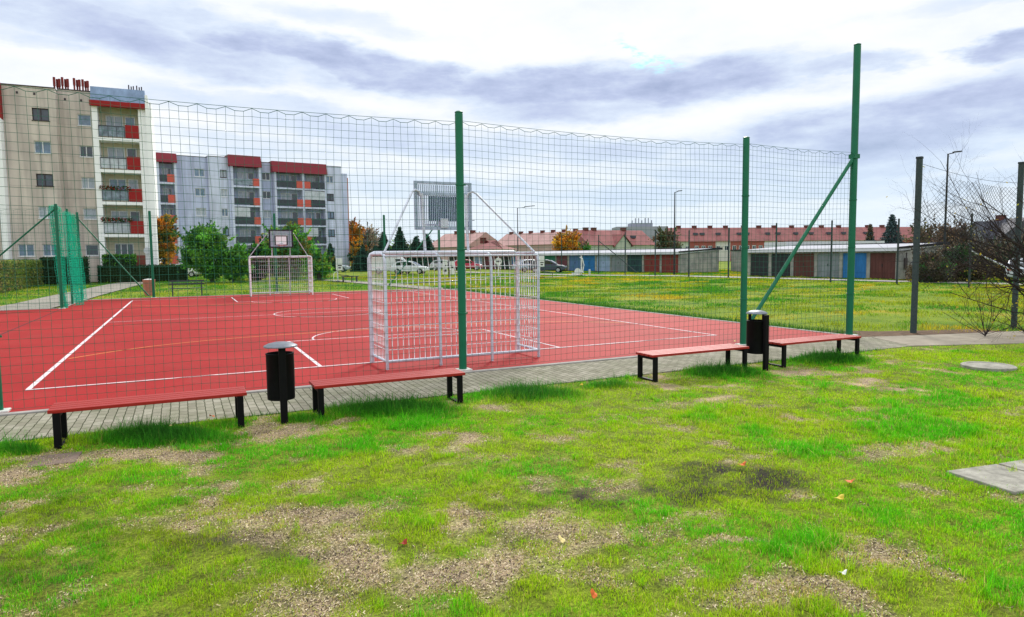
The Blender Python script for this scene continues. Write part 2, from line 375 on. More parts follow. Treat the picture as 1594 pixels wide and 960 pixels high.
def paver_mat():
    mt, nt, out = newmat('pavers'); N = nt.nodes; L = nt.links
    b = N.new('ShaderNodeBsdfPrincipled'); b.inputs['Roughness'].default_value = .9; b.inputs['Specular IOR Level'].default_value = .1
    tc = N.new('ShaderNodeTexCoord'); mp = N.new('ShaderNodeMapping'); mp.inputs['Rotation'].default_value = (0,0,rad(90)); L.new(tc.outputs['Object'], mp.inputs[0])
    nz = N.new('ShaderNodeTexNoise'); nz.inputs['Scale'].default_value = 9; nz.inputs['Detail'].default_value = 3; L.new(tc.outputs['Object'], nz.inputs[0])
    add = N.new('ShaderNodeMix'); add.data_type = 'RGBA'; add.blend_type = 'LINEAR_LIGHT'; add.inputs[0].default_value = .012; L.new(mp.outputs[0], add.inputs[6]); L.new(nz.outputs['Color'], add.inputs[7])
    br = N.new('ShaderNodeTexBrick'); L.new(add.outputs[2], br.inputs['Vector']); br.offset = .5
    br.inputs['Scale'].default_value = 1.0; br.inputs['Brick Width'].default_value = .205; br.inputs['Row Height'].default_value = .105
    br.inputs['Mortar Size'].default_value = .006; br.inputs['Mortar Smooth'].default_value = .2; br.inputs['Bias'].default_value = 0
    br.inputs['Color1'].default_value = (.25,.235,.19,1); br.inputs['Color2'].default_value = (.335,.32,.265,1); br.inputs['Mortar'].default_value = (.05,.055,.028,1)
    n = N.new('ShaderNodeTexNoise'); n.inputs['Scale'].default_value = 2.2; n.inputs['Detail'].default_value = 8; n.inputs['Roughness'].default_value = .7; L.new(tc.outputs['Object'], n.inputs[0])
    r = N.new('ShaderNodeValToRGB'); L.new(n.outputs[0], r.inputs[0]); r.color_ramp.elements[0].position = .3; r.color_ramp.elements[0].color = (.62,.66,.52,1); r.color_ramp.elements[1].position = .65; r.color_ramp.elements[1].color = (1.1,1.08,1.05,1)
    mx = N.new('ShaderNodeMix'); mx.data_type = 'RGBA'; mx.blend_type = 'MULTIPLY'; mx.inputs[0].default_value = 1; L.new(br.outputs[0], mx.inputs[6]); L.new(r.outputs[0], mx.inputs[7]); L.new(mx.outputs[2], b.inputs['Base Color'])
    bp = N.new('ShaderNodeBump'); bp.invert = True; bp.inputs['Strength'].default_value = .7; bp.inputs['Distance'].default_value = .006; L.new(br.outputs['Fac'], bp.inputs['Height']); L.new(bp.outputs[0], b.inputs['Normal'])
    L.new(b.outputs[0], out.inputs[0]); return mt
M['paver'] = paver_mat()
def ground_mat():
    mt, nt, out = newmat('ground_grass'); N = nt.nodes; L = nt.links
    b = N.new('ShaderNodeBsdfPrincipled'); b.inputs['Roughness'].default_value = .95; b.inputs['Specular IOR Level'].default_value = .1
    tc = N.new('ShaderNodeTexCoord')
    n = N.new('ShaderNodeTexNoise'); n.inputs['Scale'].default_value = .22; n.inputs['Detail'].default_value = 8; n.inputs['Roughness'].default_value = .7; L.new(tc.outputs['Object'], n.inputs[0])
    r = N.new('ShaderNodeValToRGB'); L.new(n.outputs[0], r.inputs[0]); e = r.color_ramp.elements
    e[0].position = .35; e[0].color = (.06,.13,.012,1); e[1].position = .68; e[1].color = (.36,.28,.03,1); k = e.new(.52); k.color = (.17,.24,.018,1)
    L.new(r.outputs[0], b.inputs['Base Color'])
    n2 = N.new('ShaderNodeTexNoise'); n2.inputs['Scale'].default_value = 12; n2.inputs['Detail'].default_value = 6; L.new(tc.outputs['Object'], n2.inputs[0])
    bp = N.new('ShaderNodeBump'); bp.inputs['Strength'].default_value = .8; bp.inputs['Distance'].default_value = .08; L.new(n2.outputs[0], bp.inputs['Height']); L.new(bp.outputs[0], b.inputs['Normal'])
    L.new(b.outputs[0], out.inputs[0]); return mt
M['ground'] = ground_mat()
def soil_mat():
    mt, nt, out = newmat('lawn_soil'); N = nt.nodes; L = nt.links
    b = N.new('ShaderNodeBsdfPrincipled'); b.inputs['Roughness'].default_value = .95; b.inputs['Specular IOR Level'].default_value = .15
    a = N.new('ShaderNodeAttribute'); a.attribute_name = 'col'; tc = N.new('ShaderNodeTexCoord')
    n = N.new('ShaderNodeTexNoise'); n.inputs['Scale'].default_value = 34; n.inputs['Detail'].default_value = 8; n.inputs['Roughness'].default_value = .75; L.new(tc.outputs['Object'], n.inputs[0])
    r = N.new('ShaderNodeValToRGB'); L.new(n.outputs[0], r.inputs[0]); e = r.color_ramp.elements
    e[0].position = .34; e[0].color = (.32,.30,.30,1); e[1].position = .66; e[1].color = (1.7,1.62,1.5,1)
    v = N.new('ShaderNodeTexVoronoi'); v.inputs['Scale'].default_value = 75; L.new(tc.outputs['Object'], v.inputs['Vector'])
    r3 = N.new('ShaderNodeValToRGB'); L.new(v.outputs['Distance'], r3.inputs[0]); r3.color_ramp.elements[0].position = .15; r3.color_ramp.elements[0].color = (1.35,1.32,1.25,1); r3.color_ramp.elements[1].position = .5; r3.color_ramp.elements[1].color = (.75,.75,.75,1)
    mx = N.new('ShaderNodeMix'); mx.data_type = 'RGBA'; mx.blend_type = 'MULTIPLY'; mx.inputs[0].default_value = 1; L.new(a.outputs['Color'], mx.inputs[6]); L.new(r.outputs[0], mx.inputs[7])
    m3 = N.new('ShaderNodeMix'); m3.data_type = 'RGBA'; m3.blend_type = 'MULTIPLY'; m3.inputs[0].default_value = .8; L.new(mx.outputs[2], m3.inputs[6]); L.new(r3.outputs[0], m3.inputs[7]); L.new(m3.outputs[2], b.inputs['Base Color'])
    bp = N.new('ShaderNodeBump'); bp.inputs['Strength'].default_value = 1; bp.inputs['Distance'].default_value = .02; L.new(n.outputs[0], bp.inputs['Height']); L.new(bp.outputs[0], b.inputs['Normal'])
    L.new(b.outputs[0], out.inputs[0]); return mt
M['soil'] = soil_mat()

# ------------------------------------------------------------------ numeric noise
_perm = rng.permutation(512); _vals = rng.random(512)
def vnoise(x, y, s):
    x = np.asarray(x)*s; y = np.asarray(y)*s; xi = np.floor(x).astype(int); yi = np.floor(y).astype(int)
    fx = x-xi; fy = y-yi; fx = fx*fx*(3-2*fx); fy = fy*fy*(3-2*fy)
    h = lambda a, b: _vals[(_perm[(a & 511)]+b*37) & 511]
    return (h(xi,yi)*(1-fx)+h(xi+1,yi)*fx)*(1-fy)+(h(xi,yi+1)*(1-fx)+h(xi+1,yi+1)*fx)*fy
def fbm(x, y, s, o=4):
    t = 0; a = .5; n = 0
    for i in range(o): t = t+a*vnoise(x+17.3*i, y-9.1*i, s*2**i); n += a; a *= .55
    return t/n
def to_px(x, y):
    dx = x-CAMP[0]; dy = y-CAMP[1]; dz = -CAMP[2]
    z = dx*_F[0]+dy*_F[1]+dz*_F[2]; z = np.maximum(z, .3)
    return 797+FPX*(dx*_R[0]+dy*_R[1]+dz*_R[2])/z, 480-FPX*(dx*_U[0]+dy*_U[1]+dz*_U[2])/z
# places of the lawn's worn, dark and lush patches, surveyed as ground ellipses: (cx, cy, rx, ry, strength)
def patch_set(lst):
    out = []
    for px, py, wx, wy, amp in lst:
        c = G(px, py); a = G(px+wx, py)-c; b = (G(px, py-wy)-G(px, py+wy))/2; out.append((c, a, b, amp))
    return out
BARE = patch_set([(40,725,80,22,1),(180,712,140,16,1),(330,690,110,16,1),(450,670,90,14,1),(530,662,60,9,.9),(20,640+75,40,14,.6),
  (650,850,330,75,.62),(700,900,300,60,.75),(500,930,260,50,.5),(1180,925,220,28,.9),(1180,846,34,8,1),(1430,868,130,24,.8),(1570,840,50,14,.7),(230,805,150,22,.7),(60,840,60,22,.8),(150,850,120,20,.4),
  (880,680,44,7,.8),(1250,580,50,8,1),(1365,598,45,10,.7),(1060,602,46,7,1),(700,632,60,6,.9),(720,770,70,14,.5),(690,680,50,6,.7),(860,760,70,10,.5),(380,760,80,14,.4),(420,800,60,12,.4),
  (1030,800,60,12,.5),(880,860,60,20,.6),(1080,880,60,10,.5),(1120,690,30,5,.5),(640,720,40,6,.4),(900,720,40,6,.4),(1350,1000,200,50,.5),(960,598,50,6,.7)])
DARK = patch_set([(1150,752,130,24,.9),(1080,740,60,16,.8),(870,764,60,10,.8),(1210,745,60,14,.6),(60,880,70,30,.55),(300,850,140,22,.35),(760,790,70,12,.5),(100,790,40,14,.4),(930,780,60,10,.6),(440,870,60,16,.4),(230,880,50,18,.5)])
LUSH = patch_set([(1450,640,220,45,.8),(1480,700,150,40,.9),(1250,850,130,34,.8),(1570,925,60,40,1),(1200,880,140,22,.6),(450,832,44,16,1),(380,768,110,12,.7),(640,650,100,24,.7),(130,815,45,10,.8),(150,845,50,12,.6),
  (700,700,60,14,.5),(1050,640,160,24,.6),(1300,700,120,30,.6),(620,745,50,10,.6),(1140,830,80,14,.5),(820,925,50,12,.5),(30,745,40,10,.7),(240,872,50,14,.5),(1590,800,40,24,.6),(560,830,40,14,.4)])
DULL = patch_set([(200,860,420,110,.9),(80,780,220,50,.8),(420,760,180,36,.5),(760,800,160,40,.4)])
TALL = patch_set([(240,682,115,12,1),(600,640,110,12,1),(830,615,85,9,1),(1120,580,60,7,1),(1290,560,60,7,1),(350,650+12,40,6,.5),(25,700,40,9,.8),(470,655,40,5,.6),(945,602,50,5,.8)])
def ev(ps, x, y):
    r = np.zeros_like(x)
    for c, a, b, amp in ps:
        det = a[0]*b[1]-a[1]*b[0]; dx = x-c[0]; dy = y-c[1]
        u = (dx*b[1]-dy*b[0])/det; v = (a[0]*dy-a[1]*dx)/det
        q = u*u+v*v; r = np.maximum(r, amp*np.exp(-(q**1.6)*.9))
    return r
def lawn_fields(x, y):
    wx = x+(fbm(x+50, y, 1.6)-.5)*.9; wy = y+(fbm(x, y+80, 1.6)-.5)*.9
    n = fbm(x, y, 2.2, 5); n2 = fbm(x+31, y+7, .7, 4)
    bare = np.clip(ev(BARE, wx, wy)*1.15 + (n-.53)*3.4 + (fbm(x+3,y-4,6.,3)-.5)*.9 + (n2-.6)*.8, 0, 1)
    dark = np.clip(ev(DARK, wx, wy)*1.2 + (fbm(x+9, y+3, 3., 4)-.62)*1.6, 0, 1)
    lush = np.clip(ev(LUSH, wx, wy) + (fbm(x+70, y+40, 1.3, 4)-.60)*3.0, 0, 1)
    tall = np.clip(ev(TALL, x+(wx-x)*.4, y+(wy-y)*.4), 0, 1)
    bare = np.clip(bare-lush*.7-tall*1.2, 0, 1)
    return bare, dark, lush, tall
def lawn_z(x, y): return (fbm(x, y, .8, 4)-.5)*.05+(fbm(x+5, y, 5, 2)-.5)*.012

# ------------------------------------------------------------------ ground, court, paths
g = fast_mesh('ground', [(-700,-200,-.05),(900,-200,-.05),(900,1500,-.05),(-700,1500,-.05)], [np.array([[0,1,2,3]])])
tag(link('ground', g, M['ground']), kind='structure')
# near lawn: uneven soil sheet that carries the worn patches
NX, NY = 460, 260
xs = np.linspace(-7, 26, NX); ys = np.linspace(-13.5, -3.42, NY); XX, YY = np.meshgrid(xs, ys)
edge = np.clip((-3.42-YY)/.3, 0, 1)*np.clip((YY+13.5)/1, 0, 1)
ZZ = lawn_z(XX, YY)*edge+.0
bare, dark, lush, tall = lawn_fields(XX.ravel(), YY.ravel())
n_ = fbm(XX.ravel(), YY.ravel(), 5, 4)[:, None]
c_soil = np.array([.42,.335,.235])*(.35+1.3*n_); c_thatch = np.array([.20,.28,.022])*(.3+1.2*n_); c_dark = np.array([.028,.024,.024])*(.7+.6*n_)
cc = c_thatch*(1-bare[:, None])+c_soil*bare[:, None]; dk_ = np.clip(dark[:, None]*1.0*(.5+1.0*n_), 0, 1); cc = cc*(1-dk_)+c_dark*dk_
idx = np.arange(NX*NY).reshape(NY, NX)
q = np.stack([idx[:-1,:-1], idx[:-1,1:], idx[1:,1:], idx[1:,:-1]], -1).reshape(-1, 4)
me = fast_mesh('lawn', np.stack([XX.ravel(), YY.ravel(), ZZ.ravel()], 1), [q], cc, smooth=True)
tag(link('lawn', me, M['soil']), kind='structure')

b = MB(); b.prism([(-2.25,-1.8),(16.35,-1.8),(16.35,26.6),(-2.25,26.6)], -.04, .02); b.prism([(-9,-1.8),(-2.25,-1.8),(-2.25,20.5),(-9,20.5)], -.04, .018)
tag(b.build('sports_court', M['court']), kind='structure')
b = MB()
for x0, x1, y0, y1 in ((-9.1,16.45,-1.92,-1.80),(16.35,16.47,-1.8,26.6),(-2.25,16.47,26.6,26.85),(-9,-2.37,20.5,20.75),(-2.37,-2.25,20.5,26.85)):
    b.box(x0, x1, y0, y1, -.05, .032)
tag(b.build('court_kerb', M['kerb'], bevel=.006), kind='structure')
b = MB(); b.box(-12, 16.47, -3.45, -1.92, -.05, .012)
b.prism([(16.47,-3.5),(19,-4.6),(26,-6.3),(26,-4.6),(20.5,-3.1),(16.47,-1.92)], -.05, .008)
tag(b.build('paved_walk', M['paver']), kind='structure')
b = MB(); b.prism([(16.0,-3.46),(19,-4.62),(30,-7.3),(30,-5.2),(20.5,-3.05),(16.6,-2.1)], -.02, .016)
tag(b.build('footpath', M['sand_path']), kind='structure')
b = MB(); b.prism([(16.55,-2.05),(18.6,-2.45),(20.5,-3.0),(20.2,-2.2),(19.0,-1.75),(17.9,-1.35),(17.2,-.7),(16.6,-.5)], -.03, .004)
tag(b.build('bare_earth', simple('bare_earth', (.13,.085,.055), .95, var=.5, scale=5, bump=.9, bscale=14)), kind='structure')
# other paths
def path(name, pts, w, mat, z=.0):
    L_ = []; R_ = []
    for i, p in enumerate(pts):
        p = np.array(p); d = np.array(pts[min(i+1, len(pts)-1)])-np.array(pts[max(i-1, 0)]); d = d/np.linalg.norm(d); nrm = np.array([-d[1], d[0]])
        L_.append(p+nrm*w/2); R_.append(p-nrm*w/2)
    vs = []; fs = []
    for l, r_ in zip(L_, R_): vs += [(l[0],l[1],z), (r_[0],r_[1],z)]
    for i in range(len(pts)-1): fs.append((2*i, 2*i+1, 2*i+3, 2*i+2))
    bb = MB(); bb.add(vs, fs); return tag(bb.build(name, mat), kind='structure')
path('gate_path', [(-4.2,20.7),(-3.6,26),(-3.3,32),(-2.6,42),(-1.8,53),(-1.2,56)], 2.6, M['conc_path'])
path('park_path', [(16.9,18),(16.6,24),(15.5,36),(14.2,46),(12.5,52)], 1.5, M['conc_path'], -.004)
path('park_path', [(15.5,36),(24,40),(33,42),(36,43)], 1.2, M['conc_path'], -.008)
path('garage_path', [(52,-4),(46.6,11.2),(45.2,19),(44.0,28),(42.5,36),(37.5,44.5),(35,56),(33,70)], 2.2, M['kerb'], -.002)

# court markings
b = MB()
def ln(p, q_, w=.055, z=.0235):
    p = Vector((*p, 0)); q2 = Vector((*q_, 0)); d = (q2-p).normalized(); nn = Vector((-d.y, d.x, 0))*w/2
    vs = [p-nn, q2-nn, q2+nn, p+nn]; b.add([(v.x, v.y, z) for v in vs], [(0,1,2,3)])
def poly(pts, w=.055, z=.0235):
    vs = []; fs = []
    for i, p in enumerate(pts):
        p = np.array(p); d = np.array(pts[min(i+1, len(pts)-1)])-np.array(pts[max(i-1, 0)]); d = d/np.linalg.norm(d); nn = np.array([-d[1], d[0]])*w/2
        vs += [(*(p+nn), z), (*(p-nn), z)]
    for i in range(len(pts)-1): fs.append((2*i+1, 2*i+3, 2*i+2, 2*i))
    b.add(vs, fs)
WC, LC, CXc = 13.8, 24.6, 6.9
ln((-.03,0),(WC+.03,0),.065); ln((-.03,LC),(WC+.03,LC)); ln((0,0.03),(0,LC-.03), .075, .0238); ln((WC,0.03),(WC,LC-.03), .06, .0238); ln((.04,LC/2),(WC-.04,LC/2), .05)
for s, y0 in ((1,0),(-1,LC)):
    for x in (4.41, 9.44): ln((x, y0+s*.03), (x, y0+s*4.12), .07 if x < 5 and s > 0 else .055)
    ln((4.38, y0+s*4.15), (9.47, y0+s*4.15), .055)
    poly([(CXc+1.9*math.cos(a), y0+s*(4.18+1.9*math.sin(a))) for a in np.linspace(.01, math.pi-.01, 40)], .045, .0238)
poly([(CXc+1.85*math.cos(a), LC/2+1.85*math.sin(a)) for a in np.linspace(0, 2*math.pi, 64)], .045, .0242)
tag(b.build('white_court_markings', M['line']), kind='structure')
b = MB()
half = [(0,5.74),(1.5,5.74),(2.5,5.68),(3.4,5.58),(4.1,5.42),(4.8,5.15),(5.4,4.85),(6.1,4.3),(6.82,3.55)]
for s, y0 in ((1,0),(-1,LC)):
    pts = [(CXc-u, y0+s*v) for u, v in reversed(half)]+[(CXc+u, y0+s*v) for u, v in half[1:]]
    poly(pts, .05, .0252)
tag(b.build('orange_court_markings', M['yline']), kind='structure')
b = MB(); ln((-2.25,-1.75),(-2.25,20.5), .045, .024)
tag(b.build('court_seam', M['seam']), kind='structure')

# ------------------------------------------------------------------ green posts and nets
def fence_post(x, y, h, r, label, group='green posts round the court', foot=True, brace=None):
    e = empty('fence_post', (x, y, 0), 0, label, 'post', group)
    bb = MB(); bb.lathe([(r,0),(r,h-.03),(r*.92,h)], 14); bb.build('shaft', M['green'], e, smooth=True)
    bb = MB(); bb.lathe([(r*1.04,h+.002),(r*1.04,h+.012),(r*.6,h+.03)], 14); bb.build('cap', M['green'], e, smooth=True)
    if foot:
        bb = MB(); bb.prism([(-r*2,-r*1.7),(r*2,-r*1.7),(r*2,r*1.7),(-r*2,r*1.7)], .0, .045); bb.build('foot_plate', M['foot'], e, bevel=.01)
    for zc_ in (1.0, 2.1, 3.2):
        bb = MB(); bb.lathe([(r+.002,zc_),(r+.009,zc_+.003),(r+.009,zc_+.03),(r+.002,zc_+.033)], 14); bb.box(r+.004,r+.035,-.012,.012,zc_+.002,zc_+.03); bb.build('net_clamp', M['green'], e)
    if brace:
        bx_, by_, hz, hz0 = brace
        bb = MB(); bb.tube([(0,0,hz),(bx_-x,by_-y,hz0)], r*.55, 10); bb.box(-r*1.1,r*1.1,-r*1.1,r*1.1,hz-.05,hz+.05); bb.build('brace', M['green'], e, smooth=True)
    return e
H = 4.42; YF = -1.64
fence_post(-.05, YF, H, .065, 'green post cut by the left edge of the photo beside the first red bench')
fence_post(6.54, YF, H, .068, 'thick green post standing right behind the end of the second red bench')
fence_post(13.05, YF, 4.42, .068, 'thick green post behind the right-hand litter bin between two red benches')
fence_post(16.42, YF, 6.75, .078, 'tallest green post with a long slanting brace, behind the rightmost bench', brace=(13.2, YF+.0, 4.22, .45))
fence_post(-2.28, 20.45, 4.25, .06, 'green gate post with bunched net and a brace running to the left edge', brace=(-6.4, 20.45, 4.1, .1))
fence_post(-2.28, 26.72, 4.3, .06, 'green corner post with bunched net and a brace running right to the pink bin', brace=(.65, 26.72, 4.05, .1))
fence_post(-2.28, 23.4, 4.25, .05, 'slim green post between the two bunched net posts at the gate', foot=False)
fence_post(.85, 26.72, 4.42, .065, 'green post at the far edge of the court beside the pink litter bin')
fence_post(6.9, 26.95, 4.42, .065, 'green post rising behind the far goal and basketball board')
fence_post(13.0, 26.72, 4.42, .065, 'green post at the far edge of the court, left of the near goal top corner')
fence_post(16.4, 26.72, 4.42, .065, 'green post at the far right court corner, seen through the near goal', brace=(13.2, 26.72, 4.1, .3))

def net(name, P0, P1, z0, z1, cell, r, label, seed=0, sag=.05, rope=True, group=None):
    rg = np.random.default_rng(seed); P0 = np.array(P0, float); P1 = np.array(P1, float); Ln = np.linalg.norm(P1-P0)
    nu = max(2, int(round(Ln/cell))); nv = int(round((z1-z0)/cell)); e = (P1-P0)/Ln; nrm = np.array([-e[1], e[0]])
    U = np.linspace(0, Ln, nu+1); Vv = np.linspace(0, 1, nv+1)
    UU, VV = np.meshgrid(U, Vv)
    per = 3*cell; ph = np.abs(np.sin(math.pi*UU/per))
    top = z1-.04-sag*1.0*4*(UU/Ln)*(1-UU/Ln)*.8 - 0
    jit = (vnoise(UU*1.7+seed*9, VV*4, 1.)-.5)
    Z = z0+(top-z0)*VV + jit*.022*(VV > .02) - ph*.055*VV**70
    OFF = (vnoise(UU+seed*5, VV*3, .9)-.5)*.10*np.sin(math.pi*UU/Ln)
    UJ = UU+(vnoise(UU*2.3+seed, VV*6+4, 1.)-.5)*.03*np.sin(math.pi*np.clip(UU/Ln, 0, 1))
    P = np.stack([P0[0]+e[0]*UJ+nrm[0]*OFF, P0[1]+e[1]*UJ+nrm[1]*OFF, Z], -1)
    A = [P[:, :-1].reshape(-1,3), P[:-1, :].reshape(-1,3)]; B = [P[:, 1:].reshape(-1,3), P[1:, :].reshape(-1,3)]
    R_ = [np.full(len(A[0]), r), np.full(len(A[1]), r)]
    # thicker head rope along the scalloped top row
    nA = len(A[0]); R_[0][nA-nu:] = r*1.7
    V, F = tubes_np(np.concatenate(A), np.concatenate(B), np.concatenate(R_), 3)
    o = empty(name, (0,0,0), 0, label, 'net', group)
    o.location = (P0[0], P0[1], 0)
    V = V-np.array([P0[0], P0[1], 0])
    link('mesh_net', fast_mesh('mesh_net', V, F), M['cord'], o)
    if rope:
        bb = MB(); pts = []
        for t in np.linspace(0, 1, 24): p = (P1-P0)*t; pts.append((p[0], p[1], z1-.03-sag*.8*4*t*(1-t)))
        bb.tube(pts, .0035, 4); bb.build('head_rope', M['cord'], o)
    return o
net('ball_net', (-3.6,YF), (-.12,YF), .04, 4.30, .12, .0028, 'green net at the left edge in front of the beige building', 1)
net('ball_net', (-.0,YF), (6.48,YF), .04, 4.30, .12, .0028, 'green net bay behind the two left-hand red benches', 2, .06)
net('ball_net', (6.60,YF), (12.98,YF), .04, 4.32, .12, .0028, 'green net bay between the two thick posts in front of the near goal', 3, .07)
net('ball_net', (13.12,YF), (16.36,YF), .04, 4.34, .12, .0028, 'narrow green net bay beside the tallest braced post', 4, .03)
net('ball_net', (-2.2,26.72), (.79,26.72), .04, 4.25, .13, .0023, 'far green net bay left of the post by the pink bin', 5)
net('ball_net', (.91,26.72), (6.84,26.72), .04, 4.25, .13, .0023, 'far green net bay left of the far goal', 6)
net('ball_net', (6.96,26.72), (12.94,26.72), .04, 4.25, .13, .0023, 'far green net bay right of the far goal', 7)
net('ball_net', (13.06,26.72), (16.34,26.72), .04, 4.25, .13, .0023, 'narrow far green net bay seen through the near goal', 8)
net('ball_net', (-9,20.45), (-2.4,20.45), .04, 4.1, .13, .0023, 'far green net along the left court wing in front of the hedge', 9)

def net_bunch(x, y, h, n, wx, wy, label, seed, lean=0.0):
    rg = np.random.default_rng(seed); A = []; B = []; R_ = []
    e = empty('gathered_net', (x, y, 0), 0, label, 'net', 'nets gathered at the court gate')
    ph = rg.uniform(0, 6, 4)
    def fold(k, t):   # pleated curtain: k along its width, t from top to bottom
        s_ = k/(n-1)-.5; w = .55+.45*math.sin(1.2+2.4*t+ph[0])
        return np.array([wx*s_*w*1.0+.10*math.sin(k*1.7+ph[1])*(.4+.6*t)+lean*t, wy*s_*w+.07*math.sin(k*2.3+ph[2]+t*2), h*(1-t)*(1-.03*abs(math.sin(k*.9)))+.03])
    T = np.linspace(0, 1, 38)
    G_ = np.array([[fold(k, t) for t in T] for k in range(n)])+rg.normal(0, .008, (n, 38, 3))
    A = np.concatenate([G_[:, :-1].reshape(-1,3), G_[:-1, :].reshape(-1,3)]); B = np.concatenate([G_[:, 1:].reshape(-1,3), G_[1:, :].reshape(-1,3)])
    V, F = tubes_np(A, B, .0065, 3)
    link('net_folds', fast_mesh('net_folds', V, F), M['cord_dense'], e); return e
net_bunch(-2.36, 20.75, 4.22, 34, .34, .6, 'dense green net bundle hanging at the braced gate post', 3, .12)
net_bunch(-2.20, 22.6, 4.10, 24, .26, .8, 'thin green net bundle hanging between the gate posts, leaning', 4, .28)
net_bunch(-2.35, 25.4, 4.15, 34, .44, .9, 'dense green net bundle hanging at the far corner post', 5, .10)

# ------------------------------------------------------------------ goals with basketball boards
def goal(loc, rz, label, near=True):
    e = empty('football_goal', loc, rz, label, 'goal', 'steel goals with basketball boards')
    W2, Hg, Dp = 1.54, 2.05, .95
    bb = MB()
    r = .042 if near else .03
    bb.tube([(-W2,0,0),(-W2,0,Hg-.09),(-W2+.03,0,Hg-.03),(-W2+.09,0,Hg),(W2-.09,0,Hg),(W2-.03,0,Hg-.03),(W2,0,Hg-.09),(W2,0,0)], r, 12)
    bb.build('front_frame', M['galv'] if near else M['white_metal'], e, smooth=True)
    bb = MB(); r = .028
    for x in (-W2+.03, -W2/3, W2/3, W2-.03):
        bb.tube([(x,-.02,Hg-.02),(x,-Dp+.16,Hg-.02),(x,-Dp+.05,Hg-.05),(x,-Dp,Hg-.15),(x,-Dp,0)], r, 10)
    bb.tube([(-W2+.03,-Dp,.14),(W2-.03,-Dp,.14)], r, 10)
    bb.tube([(-W2+.03,-Dp+.02,Hg-.06),(W2-.03,-Dp+.02,Hg-.06)], r*.7, 8)
    for x in (-W2+.03, W2-.03): bb.tube([(x,-Dp,.14),(x,-.03,.14)], r*.9, 10)
    bb.build('rear_frame', M['galv'], e, smooth=True)
    rr = .0066 if near else .006
    def grid(name, pf, nu, nv, zl):
        A = []; B = []
        for i in range(nu+1):
            u = i/nu; pts = [pf(u, v) for v in np.linspace(0, 1, 8)]; A += pts[:-1]; B += pts[1:]
        for v in zl: A.append(pf(0, v)); B.append(pf(1, v))
        V, F = tubes_np(A, B, rr, 4); link(name, fast_mesh(name, V, F), M['white_metal'], e)
    lv = [k/9 for k in range(1, 9)]
    Wn = W2-.03; z0, z1 = .14, Hg-.05
    grid('rear_grid', lambda u, v: np.array([-Wn+2*Wn*u, -Dp+.01+(.07*max(0, v-.93)/.07), z0+(z1-z0)*v]), 30, 9, lv)
    grid('roof_grid', lambda u, v: np.array([-Wn+2*Wn*u, -.04-(Dp-.1)*v, Hg+.006]), 30, 4, [.25,.5,.75,1])
    for s in (-1, 1):
        grid('side_grid', lambda u, v, s=s: np.array([s*Wn, -.04-(Dp-.06)*u, z0+(z1-z0)*v]), 9, 9, lv)
    # board
    bw, z0, z1, yb = .565, 2.50, 3.44, .16
    bd = MB()
    if near:
        for x in (-bw, bw): bd.box(x-.035, x+.035, yb-.02, yb+.02, z0, z1)
        bd.box(-bw+.036, bw-.036, yb-.02, yb+.02, z1-.05, z1); bd.box(-bw+.036, bw-.036, yb-.02, yb+.02, z0, z0+.06); bd.box(-bw+.036, bw-.036, yb-.021, yb+.02, z1-.27, z1-.21)
    else:
        for x in (-bw, bw): bd.box(x-.04, x+.04, yb-.02, yb+.02, z0, z1)
        bd.box(-bw+.041, bw-.041, yb-.02, yb+.02, z1-.07, z1); bd.box(-bw+.041, bw-.041, yb-.02, yb+.02, z0, z0+.06)
        for x in (-.29, .29): bd.box(x-.03, x+.03, yb+.02, yb+.035, z0+.14, z0+.64)
        bd.box(-.259, .259, yb+.02, yb+.035, z0+.58, z0+.64)
    board = bd.build('backboard', M['galv_dk'] if near else M['gymdark'], e, bevel=.004)
    sb = MB(); n = 27
    for i in range(n): 
        x = -bw+.06+(2*bw-.12)*i/(n-1); sb.box(x-(.008 if near else .014), x+(.008 if near else .014), yb-.012, yb+.012, z0+.061, z1-.071)
    sb.build('slat_grid', M['galv_dk'], board)
    tb = MB(); tb.box(-.31, .29, yb+.022, yb+.034, z0+.17, z0+.66); tb.build('target_plate', M['target'] if near else M['white_metal'], board)
    hb = MB(); hb.box(-.08, .08, yb+.04, yb+.14, z0+.06, z0+.24); hb.box(-.08,.08,yb-.05,yb-.021,z0+.04,z0+.22); hb.build('hoop_bracket', M['galv'], board, bevel=.005)
    hh = MB(); hh.tube([(.225*math.cos(a), yb+.38+.225*math.sin(a), z0+.12) for a in np.linspace(0, 2*math.pi, 28)[:-1]], .010, 8, closed=True)
    hh.build('hoop', M['balls'] if not near else M['galv_dk'], board, smooth=True)
    rS = .026
    for x in (-.45, .45): ss = MB(); ss.tube([(x,0,Hg+.02),(x,.06,2.5),(x,yb-.045,3.2)], rS, 10); ss.build('upright', M['galv'], e, smooth=True)
    for s in (-1, 1):
        st = MB(); st.tube([(s*(W2-.05),-Dp+.12,Hg),(s*(bw+.10),yb-.10,3.22),(s*(bw+.03),yb-.07,3.26),(s*(bw-.06),yb-.05,3.23),(s*(bw-.08),yb-.04,3.15)], .02, 10)
        st.build('strut', M['galv'], e, smooth=True)
    return e
goal((CXc, 0, .02), 0, 'large steel goal with mesh sides seen from behind, grey basketball board on top', True)
goal((CXc, LC, .02), math.pi, 'small-looking white goal on the far side with framed basketball board', False)

